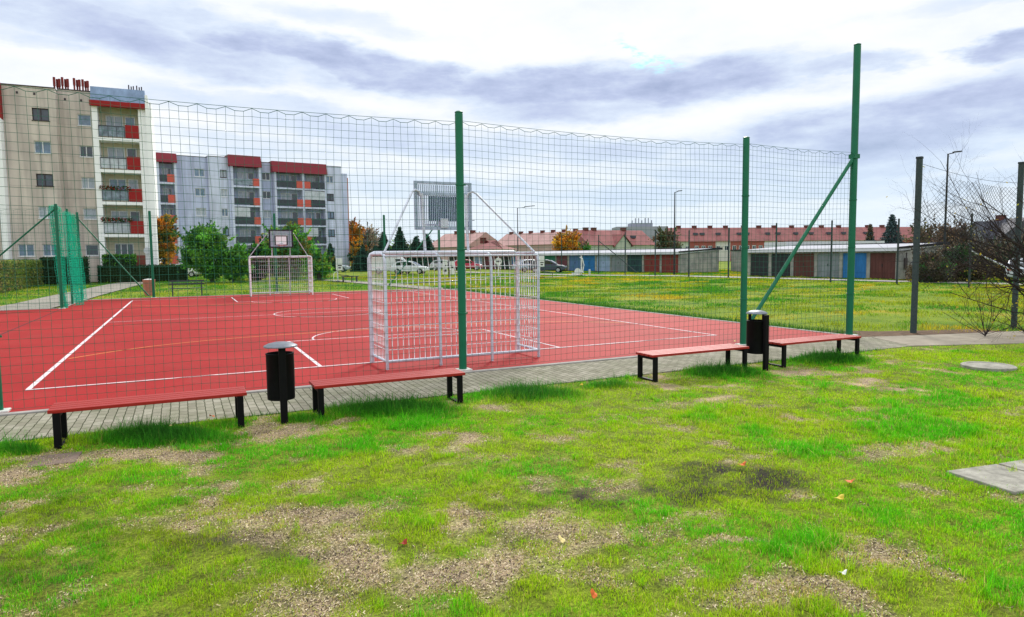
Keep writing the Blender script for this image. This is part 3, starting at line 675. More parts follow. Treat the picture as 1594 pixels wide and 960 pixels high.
# ------------------------------------------------------------------ benches and bins
def bench(x0, x1, label):
    e = empty('park_bench', (x0, -3.82, 0), 0, label, 'bench', 'red backless benches along the walk')
    Lb = x1-x0; zt = .425; bb = MB()
    for k in range(4):
        y = -.225+k*.1145; bb.box(0, Lb, y, y+.098, zt-.038, zt)
    bb.build('seat', M['bench'], e, bevel=.006)
    for i, x in enumerate((.04, Lb-.11)):
        fb = MB()
        fb.box(x, x+.07, -.222, -.172, -.03, zt-.04); fb.box(x, x+.07, .17, .22, -.03, zt-.04)
        fb.box(x+.002, x+.068, -.171, .169, zt-.085, zt-.041); fb.box(x+.002, x+.068, -.171, .169, -.02, .022)
        fb.build('leg_frame', M['black'], e, bevel=.004)
    return e
bench(.87, 2.84, 'leftmost red bench with black legs, low grass tufts under it')
bench(3.62, 5.62, 'red bench between the left litter bin and the thick green post')
bench(8.77, 10.80, 'red bench just left of the right-hand litter bin')
bench(11.57, 13.62, 'rightmost red bench, in front of the tallest green post')
def bin_(x, y, label, kind):
    e = empty('litter_bin', (x, y, 0), 0, label, 'bin', 'black litter bins between the benches')
    bb = MB(); bb.box(-.04,.04,-.03,.03,-.02,.93 if kind == 0 else .95); bb.build('post', M['black'], e, bevel=.006)
    yc = .215
    prof = [(.155,.27),(.162,.275),(.164,.3),(.164,.82),(.168,.825),(.168,.84),(.155,.842),(.153,.80)]
    bb = MB(); bb.lathe(prof, 32, 0, yc)
    for z in (.36,.74): bb.box(-.03,.03,.031,.06,z-.03,z+.03)
    bb.build('bucket', M['black'], e, smooth=True)
    if kind == 0:
        bb = MB(); bb.lathe([(.195,.93),(.2,.935),(.196,.945),(.15,.968),(.08,.985),(.02,.99)], 32, 0, yc-.1); bb.build('lid', M['lid'], e, smooth=True)
    else:
        bb = MB(); bb.lathe([(.17,.955),(.178,.96),(.172,.975),(.13,1.0),(.06,1.015),(.02,1.018)], 32, 0, yc); bb.build('lid', M['lid'], e, smooth=True)
        bb = MB(); bb.box(-.025,.025,yc+.145,yc+.17,.82,.955); bb.box(-.04,.04,.03,.06,.84,.954); bb.build('lid_bracket', M['black'], e)
    return e
bin_(3.25, -4.05, 'left black litter bin with a wide grey domed lid', 0)
bin_(11.12, -4.1, 'right black litter bin with a narrow lid, standing between two benches', 1)

# ------------------------------------------------------------------ things lying on the lawn
b = MB(); b.lathe([(.40,-.02),(.40,.035),(.38,.045),(.31,.045),(.305,.038),(.02,.040)], 40)
o = b.build('manhole_cover', M['slab'], smooth=True); o.location = (14.57,-5.76,0.005); tag(o, 'round pale concrete manhole cover in the grass at the right', 'manhole cover')
for i, (x, y, lb) in enumerate(((8.28,-9.44,'nearer grey concrete slab set in the grass, with the chipped left corner'),(8.92,-9.53,'concrete slab cut by the right edge beside another slab'))):
    b = MB(); b.prism([(0,0),(.62,-.09) if i == 0 else (.8,-.1),(.66,.5) if i == 0 else (.84,.5),(.06,.59)], -.03, .028)
    o = b.build('concrete_slab', M['slab'], bevel=.008); o.location = (x, y, 0.0); tag(o, lb, 'slab', 'slabs in the lawn')
p = G(85, 715)
b = MB(); b.prism([(-.22,-.2),(.2,-.22),(.22,.18),(-.2,.2)], -.03, .008); o = b.build('sunken_slab', simple('sunken', (.20,.15,.12), .9, var=.25, scale=9, bump=.4), bevel=.006); o.location = (p[0], p[1], 0.0)
tag(o, 'small square slab sunk in bare soil below the leftmost bench', 'slab')
def leaf_obj(px, py, s, mat, label, lift=.05):
    p = G(px, py); pts = []; n = 9
    vs = [(0,0,0)]
    for k in range(n):
        a = 2*math.pi*k/n; r = s*(.75+.35*((k*7) % 3)/2); vs.append((r*math.cos(a), r*.8*math.sin(a), .012*math.sin(a*2)+.03*math.cos(a)*s/.05))
    top = [(x, y, z+.0016) for x, y, z in vs]; N1 = len(vs); fs = []
    for k in range(n): fs.append((0, 1+(k+1) % n, 1+k)); fs.append((N1, N1+1+k, N1+1+(k+1) % n)); fs.append((1+k, 1+(k+1) % n, N1+1+(k+1) % n, N1+1+k))
    bb = MB(); bb.add(vs+top, fs); o = bb.build('fallen_leaf', mat); o.location = (p[0], p[1], float(lawn_z(p[0], p[1]))+lift); o.rotation_euler = (.25,.2,px); tag(o, label, 'leaf', 'fallen leaves on the lawn')
leaf_obj(1306,783,.04,M['yellowleaf'],'bright yellow curled leaf on the grass beside the orange one')
leaf_obj(1324,757,.055,M['orangeleaf'],'large orange-brown leaf on the grass above the yellow one')
leaf_obj(269,678,.05,M['paleleaf'],'pale yellow leaf caught in the tuft under the leftmost bench', .13)
leaf_obj(1155,731,.04,M['orangeleaf'],'small brown leaf above the dark soil patch')
leaf_obj(925,931,.028,M['orangeleaf'],'orange leaf near the bottom edge of the lawn', .03)
leaf_obj(628,849,.03,simple('redbrown_leaf',(.3,.03,.015),.7),'tiny dark red leaf on the dry pale soil', .03)
leaf_obj(875,845,.03,M['paleleaf'],'small pale leaf on grass below the black soil streak', .03)
leaf_obj(1312,896,.025,simple('white_scrap',(.8,.8,.8),.7),'tiny whitish leaf on bare soil at the lower right', .02)

for k_, (px_, py_, mt_, lb_) in enumerate(((1143,534,'paleleaf','tiny pale leaf on the red court beside the second post from the right'),(330,655,'orangeleaf','small brown leaf on pavers behind the leftmost bench'),(905,603,'yellowleaf','small yellow leaf at the paver edge left of the third bench'))):
    q_ = G(px_, py_); o_ = leaf_obj(px_, py_, .03, M[mt_], lb_, .05)
# ------------------------------------------------------------------ grass
def blades(name, x, y, z, h, w, col, mat, label, lean=.45, cat='grass'):
    n = len(x); a = rng.uniform(0, 2*math.pi, n); la = rng.uniform(0, 2*math.pi, n); lm = np.abs(rng.normal(0, lean, n))*h
    sx, sy = np.cos(a)*w/2, np.sin(a)*w/2; lx, ly = np.cos(la)*lm, np.sin(la)*lm
    V = np.zeros((n, 5, 3), dtype=np.float32)
    V[:,0] = np.stack([x-sx, y-sy, z-.01], 1); V[:,1] = np.stack([x+sx, y+sy, z-.01], 1)
    V[:,2] = np.stack([x+sx*.8+lx*.35, y+sy*.8+ly*.35, z+h*.55], 1); V[:,3] = np.stack([x-sx*.8+lx*.35, y-sy*.8+ly*.35, z+h*.55], 1)
    V[:,4] = np.stack([x+lx, y+ly, z+h*np.sqrt(np.clip(1-(lm/np.maximum(h,1e-4))**2*.5, .3, 1))], 1)
    base = (np.arange(n)*5)[:, None]
    C = np.repeat(col, 5, axis=0)
    me = fast_mesh(name, V.reshape(-1,3), [base+np.array([[0,1,2,3]]), base+np.array([[3,2,4]])], C)
    return tag(link(name, me, mat), label, cat, kind='stuff')
# near lawn: candidate points thinned by distance and by the field
def near_lawn():
    X = []; Y = []
    for px0, dens, z0, z1 in ((0, 26000, 3.0, 5.6), (0, 15000, 5.6, 8.5), (0, 6500, 8.5, 13.5), (0, 1500, 13.5, 24)):
        # wedge between depths z0..z1
        za, zb = z0, z1; area = .5*((zb*1.62)**2-(za*1.62)**2)/1.62
        n = int(dens*area); zz = np.sqrt(rng.uniform(za**2, zb**2, n)); u = rng.uniform(-.80, .80, n)*zz
        fx, fy = math.sin(YAW), math.cos(YAW)
        x = CAMP[0]+fx*zz+fy*u; y = CAMP[1]+fy*zz-fx*u; X.append(x); Y.append(y)
    x = np.concatenate(X); y = np.concatenate(Y)
    lim = np.where(x < 16.5, -3.5, -3.5-(x-16.5)*.40-.1)
    k = (y < lim+ .10*(vnoise(x, y, 3.)-.3)) & ~((np.hypot(x-14.57, y+5.76) < .33+.05*vnoise(x, y, 9.))) & ~((x > 8.38+.12*vnoise(x*0, y, 9.)) & (x < 9.8) & (y < -8.96-(x-8.3)*.1-.08*vnoise(x, y*0, 8.)) & (y > -9.36-(x-8.3)*.1+.07*vnoise(x, y*0, 7.)))
    x = x[k]; y = y[k]; bare, dark, lush, tall = lawn_fields(x, y)
    dist = np.hypot(x-CAMP[0], y-CAMP[1])
    prob = (1-.84*bare)*(1-.62*dark)*(.62+.38*lush)+.03; clump = fbm(x, y, 9., 3); prob *= np.clip((clump-.33)*4.2, .08, 1); prob = np.maximum(prob, tall)
    k = rng.random(len(x)) < prob
    x, y, bare, dark, lush, tall, dist = x[k], y[k], bare[k], dark[k], lush[k], tall[k], dist[k]
    # distinct tufts with longer radiating blades
    nt_ = 1500; zz = rng.uniform(3.2, 11, nt_); u = rng.uniform(-.8,.8,nt_)*zz; tx = CAMP[0]+math.sin(YAW)*zz+math.cos(YAW)*u; ty = CAMP[1]+math.cos(YAW)*zz-math.sin(YAW)*u
    b0, d0, l0, t0 = lawn_fields(tx, ty); k = (ty < -3.6) & (rng.random(nt_) < .22+.6*l0-.15*b0); tx, ty = tx[k], ty[k]
    k0 = len(x); rep = rng.integers(18, 70, len(tx)); ax = np.repeat(tx, rep); ay = np.repeat(ty, rep); sp_ = np.repeat(rng.uniform(.012,.04,len(tx)), rep)
    x = np.concatenate([x, ax+rng.normal(0,1,len(ax))*sp_]); y = np.concatenate([y, ay+rng.normal(0,1,len(ax))*sp_])
    bare, dark, lush, tall = lawn_fields(x, y); dist = np.hypot(x-CAMP[0], y-CAMP[1]); istuft = np.arange(len(x)) >= k0; bare = np.where(istuft, bare*.2, bare)
    n = len(x)
    h = (1+istuft*rng.uniform(.5,1.6,n))*rng.gamma(6, 1/6, n)*(.022+.030*lush+.105*tall**1.5*(.6+.8*rng.random(n)))*(1-.45*bare)*(.75+.5*fbm(x, y, 4., 3)); h = np.clip(h, .008, .28)
    w = (.0020+.0013*rng.random(n))*(1+.16*np.maximum(0, dist-4)); z = lawn_z(x, y)*np.clip((-3.42-y)/.3, 0, 1)
    hue = fbm(x+3, y+8, 1.1, 4); lush = np.maximum(lush, istuft*.45*rng.random(n)); t = np.clip((hue-.40)*3.8+rng.normal(0,.25,n)+.42+bare*.5-lush*.9-tall*1.0, 0, 1)[:, None]
    c_g = np.array([.12,.60,.008]); c_y = np.array([.45,.68,.009]); c_d = np.array([.66,.52,.15]); c_t = np.array([.030,.17,.018])
    c = c_g*(1-t)+c_y*t; dry = (rng.random(n) < (.08+.60*bare+.10*np.clip(hue-.5,0,1)*3)*(1-.9*tall))[:, None]; c = np.where(dry, c_d, c); tt = tall[:, None]*.9; c = c*(1-tt)+c_t*tt; c = c*(1-.35*dark[:, None]); dl_ = ev(DULL, x, y)*np.clip((fbm(x+12, y+5, 2.6, 4)-.32)*3.2, 0, 1)*(1-.6*lush); c = c*(1-dl_[:, None]*np.array([.38,.42,.1]))
    c = c*rng.uniform(.45, 1.35, n)[:, None]
    print('near blades', n)
    blades('lawn_grass', x, y, z, h, w, np.clip(c, 0, 1), M['grass'], 'patchy short green and yellowing lawn in the foreground', lean=.75)
    # straw litter lying flat on the bare places
    m_ = 300000; zz = rng.uniform(3.2, 9, m_); u = rng.uniform(-.8,.8,m_)*zz; fx, fy = math.sin(YAW), math.cos(YAW)
    x = CAMP[0]+fx*zz+fy*u; y = CAMP[1]+fy*zz-fx*u; k = y < -3.55; x, y = x[k], y[k]; bare, dark, lush, tall = lawn_fields(x, y)
    k = rng.random(len(x)) < np.clip(bare*1.0-dark*.8, 0, 1); x, y = x[k], y[k]; n = len(x); a = rng.uniform(0, math.pi*2, n); L_ = rng.gamma(2.,.0018,n)+.002; w = rng.uniform(.0012,.004,n); z = lawn_z(x, y)+.004
    dx, dy = np.cos(a)*L_, np.sin(a)*L_; sx, sy = -np.sin(a)*w, np.cos(a)*w; tz = rng.uniform(0,.010,n)
    V = np.stack([np.stack([x-dx-sx,y-dy-sy,z],1), np.stack([x+dx-sx,y+dy-sy,z+tz],1), np.stack([x+dx+sx,y+dy+sy,z+tz+.001],1), np.stack([x-dx+sx,y-dy+sy,z+.001],1)],1)
    cl = np.array([[.60,.49,.30],[.42,.33,.19],[.05,.038,.028],[.74,.63,.43],[.40,.38,.12]])[rng.integers(0,5,n)]*rng.uniform(.7,1.2,(n,1))
    me = fast_mesh('dry_litter', V.reshape(-1,3), [(np.arange(n)*4)[:,None]+np.array([[0,1,2,3]])], np.repeat(cl,4,axis=0))
    tag(link('dry_litter', me, M['needle']), 'bits of straw and crumbs scattered over bare soil', 'litter', kind='stuff')
near_lawn()
def field_grass(name, label, poly_fn, x0, x1, y0, y1, dens, hh, ww, ycol=.5, seed=0):
    n = int((x1-x0)*(y1-y0)*dens); x = rng.uniform(x0, x1, n); y = rng.uniform(y0, y1, n); k = poly_fn(x, y); x, y = x[k], y[k]
    # clumps
    cn = fbm(x, y, .9, 4); k = rng.random(len(x)) < np.clip((cn-.36)*4.5, .10, 1); x, y, cn = x[k], y[k], cn[k]; n = len(x)
    d = np.hypot(x-CAMP[0], y-CAMP[1])
    h = hh*rng.gamma(5, .2, n)*(.35+4.5*np.clip(cn-.42, 0, 1)); w = ww*(.7+.6*rng.random(n))*(d/30)
    yl = fbm(x*1.0+seed, y*1.0, .34, 4); t = np.clip((yl-.5)*6+ycol+rng.normal(0,.2,n), 0, 1)[:, None]
    t2 = np.clip((fbm(x+60, y+20, .4, 4)-.56)*8, 0, 1)[:, None]*ycol*1.4; t2 = np.clip(t2, 0, 1)
    c = np.array([.085,.32,.014])*(1-t)+np.array([.37,.46,.020])*t; c = c*(1-t2)+np.array([.72,.50,.03])*t2
    c = c*rng.uniform(.35, 1.35, n)[:, None]; print(name, n)
    blades(name, x, y, np.full(n, -.05), h+.03, w, np.clip(c,0,1), M['grass'], label, .8)
def fld(x, y):
    edge = 16.55+(vnoise(x*0+y, y*0, .8)-.5)*.35
    near = (x > 16.6) & (y < -1.9-(x-16.6)*.33+.3); near = near | ((x < 19.5) & (y < -1.1+.5*(vnoise(x, y, 2.)-.5)-(x-16.5)*.30) & (rng.random(len(x)) < .9))
    pathx = np.interp(y, [-4,11.2,19,28,36,44.5,56,70], [52,46.6,45.2,44,42.5,37.5,35,33])
    return (x > edge) & ~near & (np.abs(x-pathx) > 1.3) & (y > -4.0-(x-20)*.3)
field_grass('meadow_grass', 'rough yellow-green grass between the court and the garages', fld, 16.4, 62, -14, 58, 210, .050, .018, .62)
def back(x, y):
    gp = np.interp(y, [20,26,32,42,53,56], [-4.2,-3.6,-3.3,-2.6,-1.8,-1.2])
    pp = np.interp(y, [18,24,36,46,52], [16.9,16.6,15.5,14.2,12.5])
    inside = (y > 26.9) | ((x < -2.4) & (y > 20.8))
    pq = (x > 15) & (x < 36) & (np.abs(y-np.interp(x, [15.5,24,33,36],[36,40,42,43])) < .8)
    return inside & (np.abs(x-gp) > 1.35) & ((np.abs(x-pp) > .85) | (y > 52)) & ~pq & ~((x > -12) & (x < .5) & (y > 56.8))
field_grass('park_grass', 'greener grass strip behind the court in front of the flats', back, -14, 16.5, 20.8, 70, 60, .06, .018, .05, 40)
# tufts growing over the court edge
n = 9000; y = rng.uniform(-1.6, 26.5, n); x = 16.5+np.abs(rng.normal(0, .16, n)); d = np.hypot(x-CAMP[0], y-CAMP[1])
c = np.array([.06,.20,.02])*rng.uniform(.5,1.5,(n,1))
blades('verge_grass', x, y, np.full(n,-.02), rng.uniform(.04,.2,n), .012*d/20, c, M['grass'], 'taller dark grass fringe along the right court edge')
# grass and moss poking from the paver edge
n = 2600; x = rng.uniform(-1, 16, n); y = -3.47+np.abs(rng.normal(0,.035,n))*(rng.random(n) < .5)-np.abs(rng.normal(0,.05,n)); kk = vnoise(x, x*0, 1.3) > .42; x, y = x[kk], y[kk]; n = len(x)
blades('edge_grass', x, y, np.full(n,.0), rng.uniform(.02,.09,n), np.full(n,.006), np.array([.05,.2,.02])*rng.uniform(.5,1.4,(n,1)), M['grass'], 'sparse grass along the edge of the paved walk')

# ------------------------------------------------------------------ trees and shrubs
def leafcards(name, P, size, col, mat, parent, up=.3, asp=1.0):
    n = len(P); nrm = rng.normal(0, 1, (n,3)); nrm[:,2] += up; nrm /= np.linalg.norm(nrm, axis=1, keepdims=True)
    t = np.cross(nrm, rng.normal(0,1,(n,3))); t /= np.linalg.norm(t, axis=1, keepdims=True); s = np.cross(nrm, t)
    sz = (size*rng.uniform(.6, 1.4, n))[:, None]; t = t*sz; s = s*sz*.6*asp
    V = np.stack([P-t, P-s*.9, P+t, P+s*.9], 1).reshape(-1,3)
    me = fast_mesh(name, V, [(np.arange(n)*4)[:,None]+np.array([[0,1,2,3]])], np.repeat(np.clip(col,0,1), 4, axis=0))
    return link(name, me, mat, parent)
def crown_points(center, rx, ry, rz, nclump, per, cs, seed, bottom=-1.0):
    rg = np.random.default_rng(seed); P = []; ID = []
    for i in range(nclump):
        while True:
            v = rg.normal(0, 1, 3); v /= np.linalg.norm(v); rr = rg.uniform(.25, 1)**.5; 
            if v[2]*rr > bottom: break
        c = np.array(center)+v*rr*np.array([rx, ry, rz])*rg.uniform(.75, 1.1)
        k = int(per*rg.uniform(.5, 1.5)); P.append(c+rg.normal(0, cs, (k,3))*np.array([1,1,.7])); ID += [i]*k
    P = np.concatenate(P); return P, np.array(ID)
def tree(loc, h, r, cols, label, name='leafy_tree', trunk=.3, nclump=60, per=60, cs=None, leaf=.14, seed=1, base=.25, cat='tree', group=None, lean=0, zs=None):
    e = empty(name, (loc[0], loc[1], 0), 0, label, cat, group); rg = np.random.default_rng(seed)
    zc = h*(base+(1-base)/2); rz = h*(1-base)/2; cs = cs or r*.16
    P, ID = crown_points((lean,0,zc), r, r, rz, nclump, per, cs, seed)
    P[:,2] = np.maximum(P[:,2], .05)
    if name in ('leafy_bush', 'bramble', 'leafy_tree'):
        ns = 34; S_ = []
        for k in range(ns):
            a = rg.uniform(0, 2*math.pi); q0 = np.array([lean+math.cos(a)*r*.6*rg.random(), math.sin(a)*r*.6*rg.random(), zc+rz*rg.uniform(-.1,.55)]); dd = np.array([math.cos(a)*rg.uniform(.1,.9), math.sin(a)*rg.uniform(.1,.9), rg.uniform(.4,1.1)]); dd /= np.linalg.norm(dd)
            Ls = (r*.55+rz*.35)*rg.uniform(.5,1.15); tt_ = rg.random(46)**.8; S_.append(q0+dd*(tt_*Ls)[:,None]+rg.normal(0,1,(46,3))*(cs*.35*(1.15-tt_))[:,None])
        P = np.concatenate([P]+S_); ID = np.concatenate([ID, np.repeat(rg.integers(0, nclump, ns), 46)])
    cl = np.array(cols); cc = cl[rg.integers(0, len(cl), nclump)]*rg.uniform(.5,1.4,(nclump,1)); col = cc[ID]*rg.uniform(.6,1.35,(len(ID),1))
    leafcards('crown', P, leaf, col, M['leaf'], e)
    bb = MB(); rt = trunk*.5
    bb.tube([(0,0,-.1),(lean*.2,0,h*.25),(lean*.6,.05,h*.55),(lean,0,h*.85)], rt, 8, rs=[rt*1.2, rt*.9, rt*.55, rt*.12])
    for k in range(9):
        a = rg.uniform(0, 2*math.pi); z = h*rg.uniform(max(.15,base*.8), .7); q_ = r*rg.uniform(.5,.85)
        bb.tube([(lean*.4,0,z),(lean*.4+math.cos(a)*q_*.5, math.sin(a)*q_*.5, z+h*.1),(lean*.4+math.cos(a)*q_, math.sin(a)*q_, z+h*.2)], .05, 5, rs=[rt*.4, rt*.25, rt*.08])
    bb.build('trunk', M['bark'], e, smooth=True); return e
GRN = [(.09,.30,.03),(.14,.40,.04),(.06,.20,.04),(.20,.42,.04)]
DKG = [(.015,.045,.02),(.02,.06,.02),(.03,.07,.03)]
ORG = [(.62,.27,.02),(.50,.18,.02),(.60,.36,.03)]
BRN = [(.14,.11,.07),(.18,.13,.09),(.10,.10,.05)]
tree(D(259,66), 6.6, 1.15, ORG+[(.12,.2,.03),(.5,.33,.03)], 'slim tree with orange top and greener lower leaves between the two blocks of flats', nclump=85, per=70, leaf=.14, seed=2, base=.05)
tree(D(333,57), 4.9, 1.75, GRN, 'big light green willow-like bush left of the far goal', 'leafy_bush', nclump=120, per=80, leaf=.12, seed=3, base=0, cat='bush', lean=-.45)
tree(D(366,57), 3.1, 1.25, GRN, 'lower green bush touching the big willow-like one on its right', 'leafy_bush', nclump=60, per=80, leaf=.14, seed=13, base=0, cat='bush')
tree(D(402,62), 3.0, 1.2, GRN+DKG, 'dark green bush seen through the left half of the far goal', 'leafy_bush', nclump=50, per=70, leaf=.14, seed=14, base=0, cat='bush')
tree(D(455,62), 4.8, 2.1, GRN+[(.2,.2,.03)], 'green bush behind the right half of the far goal', 'leafy_bush', nclump=100, per=80, leaf=.15, seed=4, base=0, cat='bush')
tree(D(498,60), 2.4, 1.3, GRN+[(.25,.2,.04)], 'low yellowish bush right of the far goal post', 'leafy_bush', nclump=45, per=70, leaf=.12, seed=5, base=0, cat='bush')
tree(D(430,75), 3.6, 2.6, DKG, 'dark shrub mass at the foot of the lavender flats', 'leafy_bush', nclump=60, per=60, leaf=.16, seed=15, base=0, cat='bush')
tree(D(550,118), 8.2, 2.2, ORG, 'bright orange tree at the right end of the lavender flats', nclump=80, per=60, leaf=.22, seed=6, base=.15)
tree(D(562,108), 4.3, 1.5, ORG+DKG, 'small yellowing tree beside the dark conifers', nclump=50, per=50, leaf=.18, seed=7, base=.1)
tree(D(577,125), 7.4, 2.6, [(.30,.24,.22),(.24,.20,.17),(.34,.28,.2)], 'bare greyish-brown tree left of the green far post', nclump=70, per=50, leaf=.16, seed=8, base=.15)
tree(D(883,125), 6.2, 2.3, ORG+[(.45,.26,.04)], 'orange tree above the garages between two red roofs', nclump=80, per=60, leaf=.22, seed=9, base=.1)
tree(D(1037,135), 6.6, 2.6, BRN+[(.12,.14,.05)], 'olive-brown tree right of the cream gabled house', nclump=80, per=50, leaf=.2, seed=10, base=.1)
tree(D(905,130), 4.0, 2.0, BRN+GRN, 'small dull green tree left of the cream gabled house', nclump=50, per=50, leaf=.2, seed=16, base=.1)
tree(D(1480,88), 5.4, 2.6, [(.16,.11,.09),(.12,.10,.07),(.2,.13,.08)], 'bare reddish-brown tree behind the graffiti wall', nclump=70, per=50, leaf=.14, seed=12, base=.05)
tree(D(1440,95), 5.4, 3.2, BRN, 'brown leafless trees behind the old dark post', nclump=80, per=50, leaf=.15, seed=22, base=.05)
tree(D(745,170), 7.6, 2.4, BRN, 'faint olive treetop above the far pink roofs', nclump=50, per=40, leaf=.25, seed=23, base=.3)
def conifer(loc, h, r, cols, label, seed=1, leaf=.16, group=None):
    rg = np.random.default_rng(seed); e = empty('conifer', (loc[0], loc[1], 0), 0, label, 'conifer', group); P = []; C = []
    nl = int(h*3.2)+6
    for i in range(nl):
        t = i/nl; z = h*(.06+.94*t); R_ = r*(1-t)**.85*rg.uniform(.8,1.12)
        R_ *= 1.25; nb = int(8+14*(1-t)); off = rg.uniform(0, 6)
        for k in range(nb):
            a = off+2*math.pi*k/nb+rg.normal(0,.12); m_ = int(18+40*(1-t)); u = rg.uniform(.08,1,m_)**.7
            q_ = np.stack([np.cos(a)*R_*u, np.sin(a)*R_*u, z-R_*.32*u+.05*u*u], 1)+rg.normal(0,.06,(m_,3)); P.append(q_)
            C.append(np.tile(np.array(cols[rg.integers(0,len(cols))])*rg.uniform(.7,1.3), (m_,1)))
    leafcards('crown', np.concatenate(P), leaf, np.concatenate(C)*rng.uniform(.7,1.3,(sum(map(len,C)),1)), M['needle'], e, .5, .5)
    bb = MB(); bb.tube([(0,0,-.1),(0,0,h*.98)], .1, 7, rs=[.16,.02]); bb.build('trunk', M['bark'], e); return e
SPR = [(.02,.05,.03),(.03,.065,.045),(.02,.045,.04)]; BLU = [(.05,.09,.10),(.07,.115,.125),(.04,.07,.08)]
conifer(D(517,88), 3.8, .8, DKG, 'narrow dark cypress against the right end of the lavender flats', 1)
conifer(D(600,98), 5.6, 1.7, SPR, 'dark conifer just right of the green far post', 2)
conifer(D(625,98), 6.3, 1.8, SPR, 'pointed spruce above the white van, left of the basketball board', 3)
conifer(D(650,100), 5.0, 2.0, SPR, 'blunt bluish conifer behind the van roof', 4)
conifer(D(667,104), 5.4, 2.2, SPR, 'tall conifer behind the left edge of the basketball board', 5)
conifer(D(587,96), 3.6, 1.7, SPR, 'short dark conifer left of the green far post', 6)
conifer(D(567,96), 3.4, 1.8, SPR, 'short dark conifer right of the orange tree', 7)
conifer(D(1384,78), 6.3, 1.9, BLU, 'large blue spruce above the brown garage door', 8, .13)
conifer(D(1351,84), 5.4, 1.0, BRN+BLU, 'thin dull conifer left of the blue spruce', 9, .13)
def hedge(x0, x1, y0, y1, h, cols, label, seed=1, dens=210, leaf=.06):
    rg = np.random.default_rng(seed); e = empty('hedge', ((x0+x1)/2, (y0+y1)/2, 0), 0, label, 'hedge')
    area = (x1-x0)*(y1-y0)+2*h*((x1-x0)+(y1-y0)); n = int(area*dens); P = rg.uniform(0,1,(n,3))*np.array([x1-x0,y1-y0,h])
    f = rg.integers(0,5,n); jit = np.abs(rg.normal(0,.08,n))
    P[:,0] = np.where(f == 0, jit, np.where(f == 1, x1-x0-jit, P[:,0])); P[:,1] = np.where(f == 2, jit, np.where(f == 3, y1-y0-jit, P[:,1])); P[:,2] = np.where(f == 4, h-jit, P[:,2])
    P -= np.array([(x1-x0)/2,(y1-y0)/2,0]); cl = np.array(cols); nn = fbm(P[:,0]+P[:,1], P[:,2]*1.4, 1.3, 4); ix = np.clip((nn*1.6-.3)*len(cl)+rg.normal(0,.5,n), 0, len(cl)-1).astype(int)
    P += rg.normal(0,.05,P.shape)
    leafcards('foliage', P, leaf, cl[ix]*rg.uniform(.6,1.4,(n,1)), M['leaf'], e)
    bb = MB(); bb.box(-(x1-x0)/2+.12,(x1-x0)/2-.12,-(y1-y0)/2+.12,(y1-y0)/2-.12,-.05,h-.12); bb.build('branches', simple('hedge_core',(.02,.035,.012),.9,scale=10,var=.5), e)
hedge(-9.4,-8.0,36,53.5,1.95,[(.14,.24,.04),(.24,.28,.06),(.10,.17,.04),(.30,.24,.09)],'trimmed green and brown hedge at the left edge below the beige flats',1,260,.075)
hedge(-8.2,-5.0,54.5,55.6,2.2,DKG+[(.06,.1,.03)],'dark clipped hedge block behind the green gate net',2,200,.08)
hedge(-4.3,2.6,55.6,56.6,1.42,DKG,'long low dark hedge in front of the balcony tower',3,220,.07)
hedge(-4.0,-1.5,56.62,56.95,2.4,DKG+GRN,'leafy shrubs growing against the lowest balcony',4,160,.09)
# bramble thicket at right
for i, (px, z, h, r, cols, lb) in enumerate(((1445,44,1.7,1.3,BRN+BRN+GRN[2:3],'low green bramble in front of the graffiti wall'),(1485,45,2.3,1.7,BRN+BRN+DKG+GRN[2:3],'dark bramble thicket right of the tall lamp post'),(1525,46,2.4,1.9,BRN+BRN+DKG+[(.3,.2,.04)],'thicket with yellowing leaves in front of the grey house'),(1558,49,2.6,1.9,BRN+DKG,'dark thicket beside the parked car at the right edge'))):
    tree(D(px,z), h, r, cols, lb, 'bramble', trunk=.1, nclump=90, per=75, leaf=.075, seed=40+i, base=-.1, cat='bush', cs=r*.13)

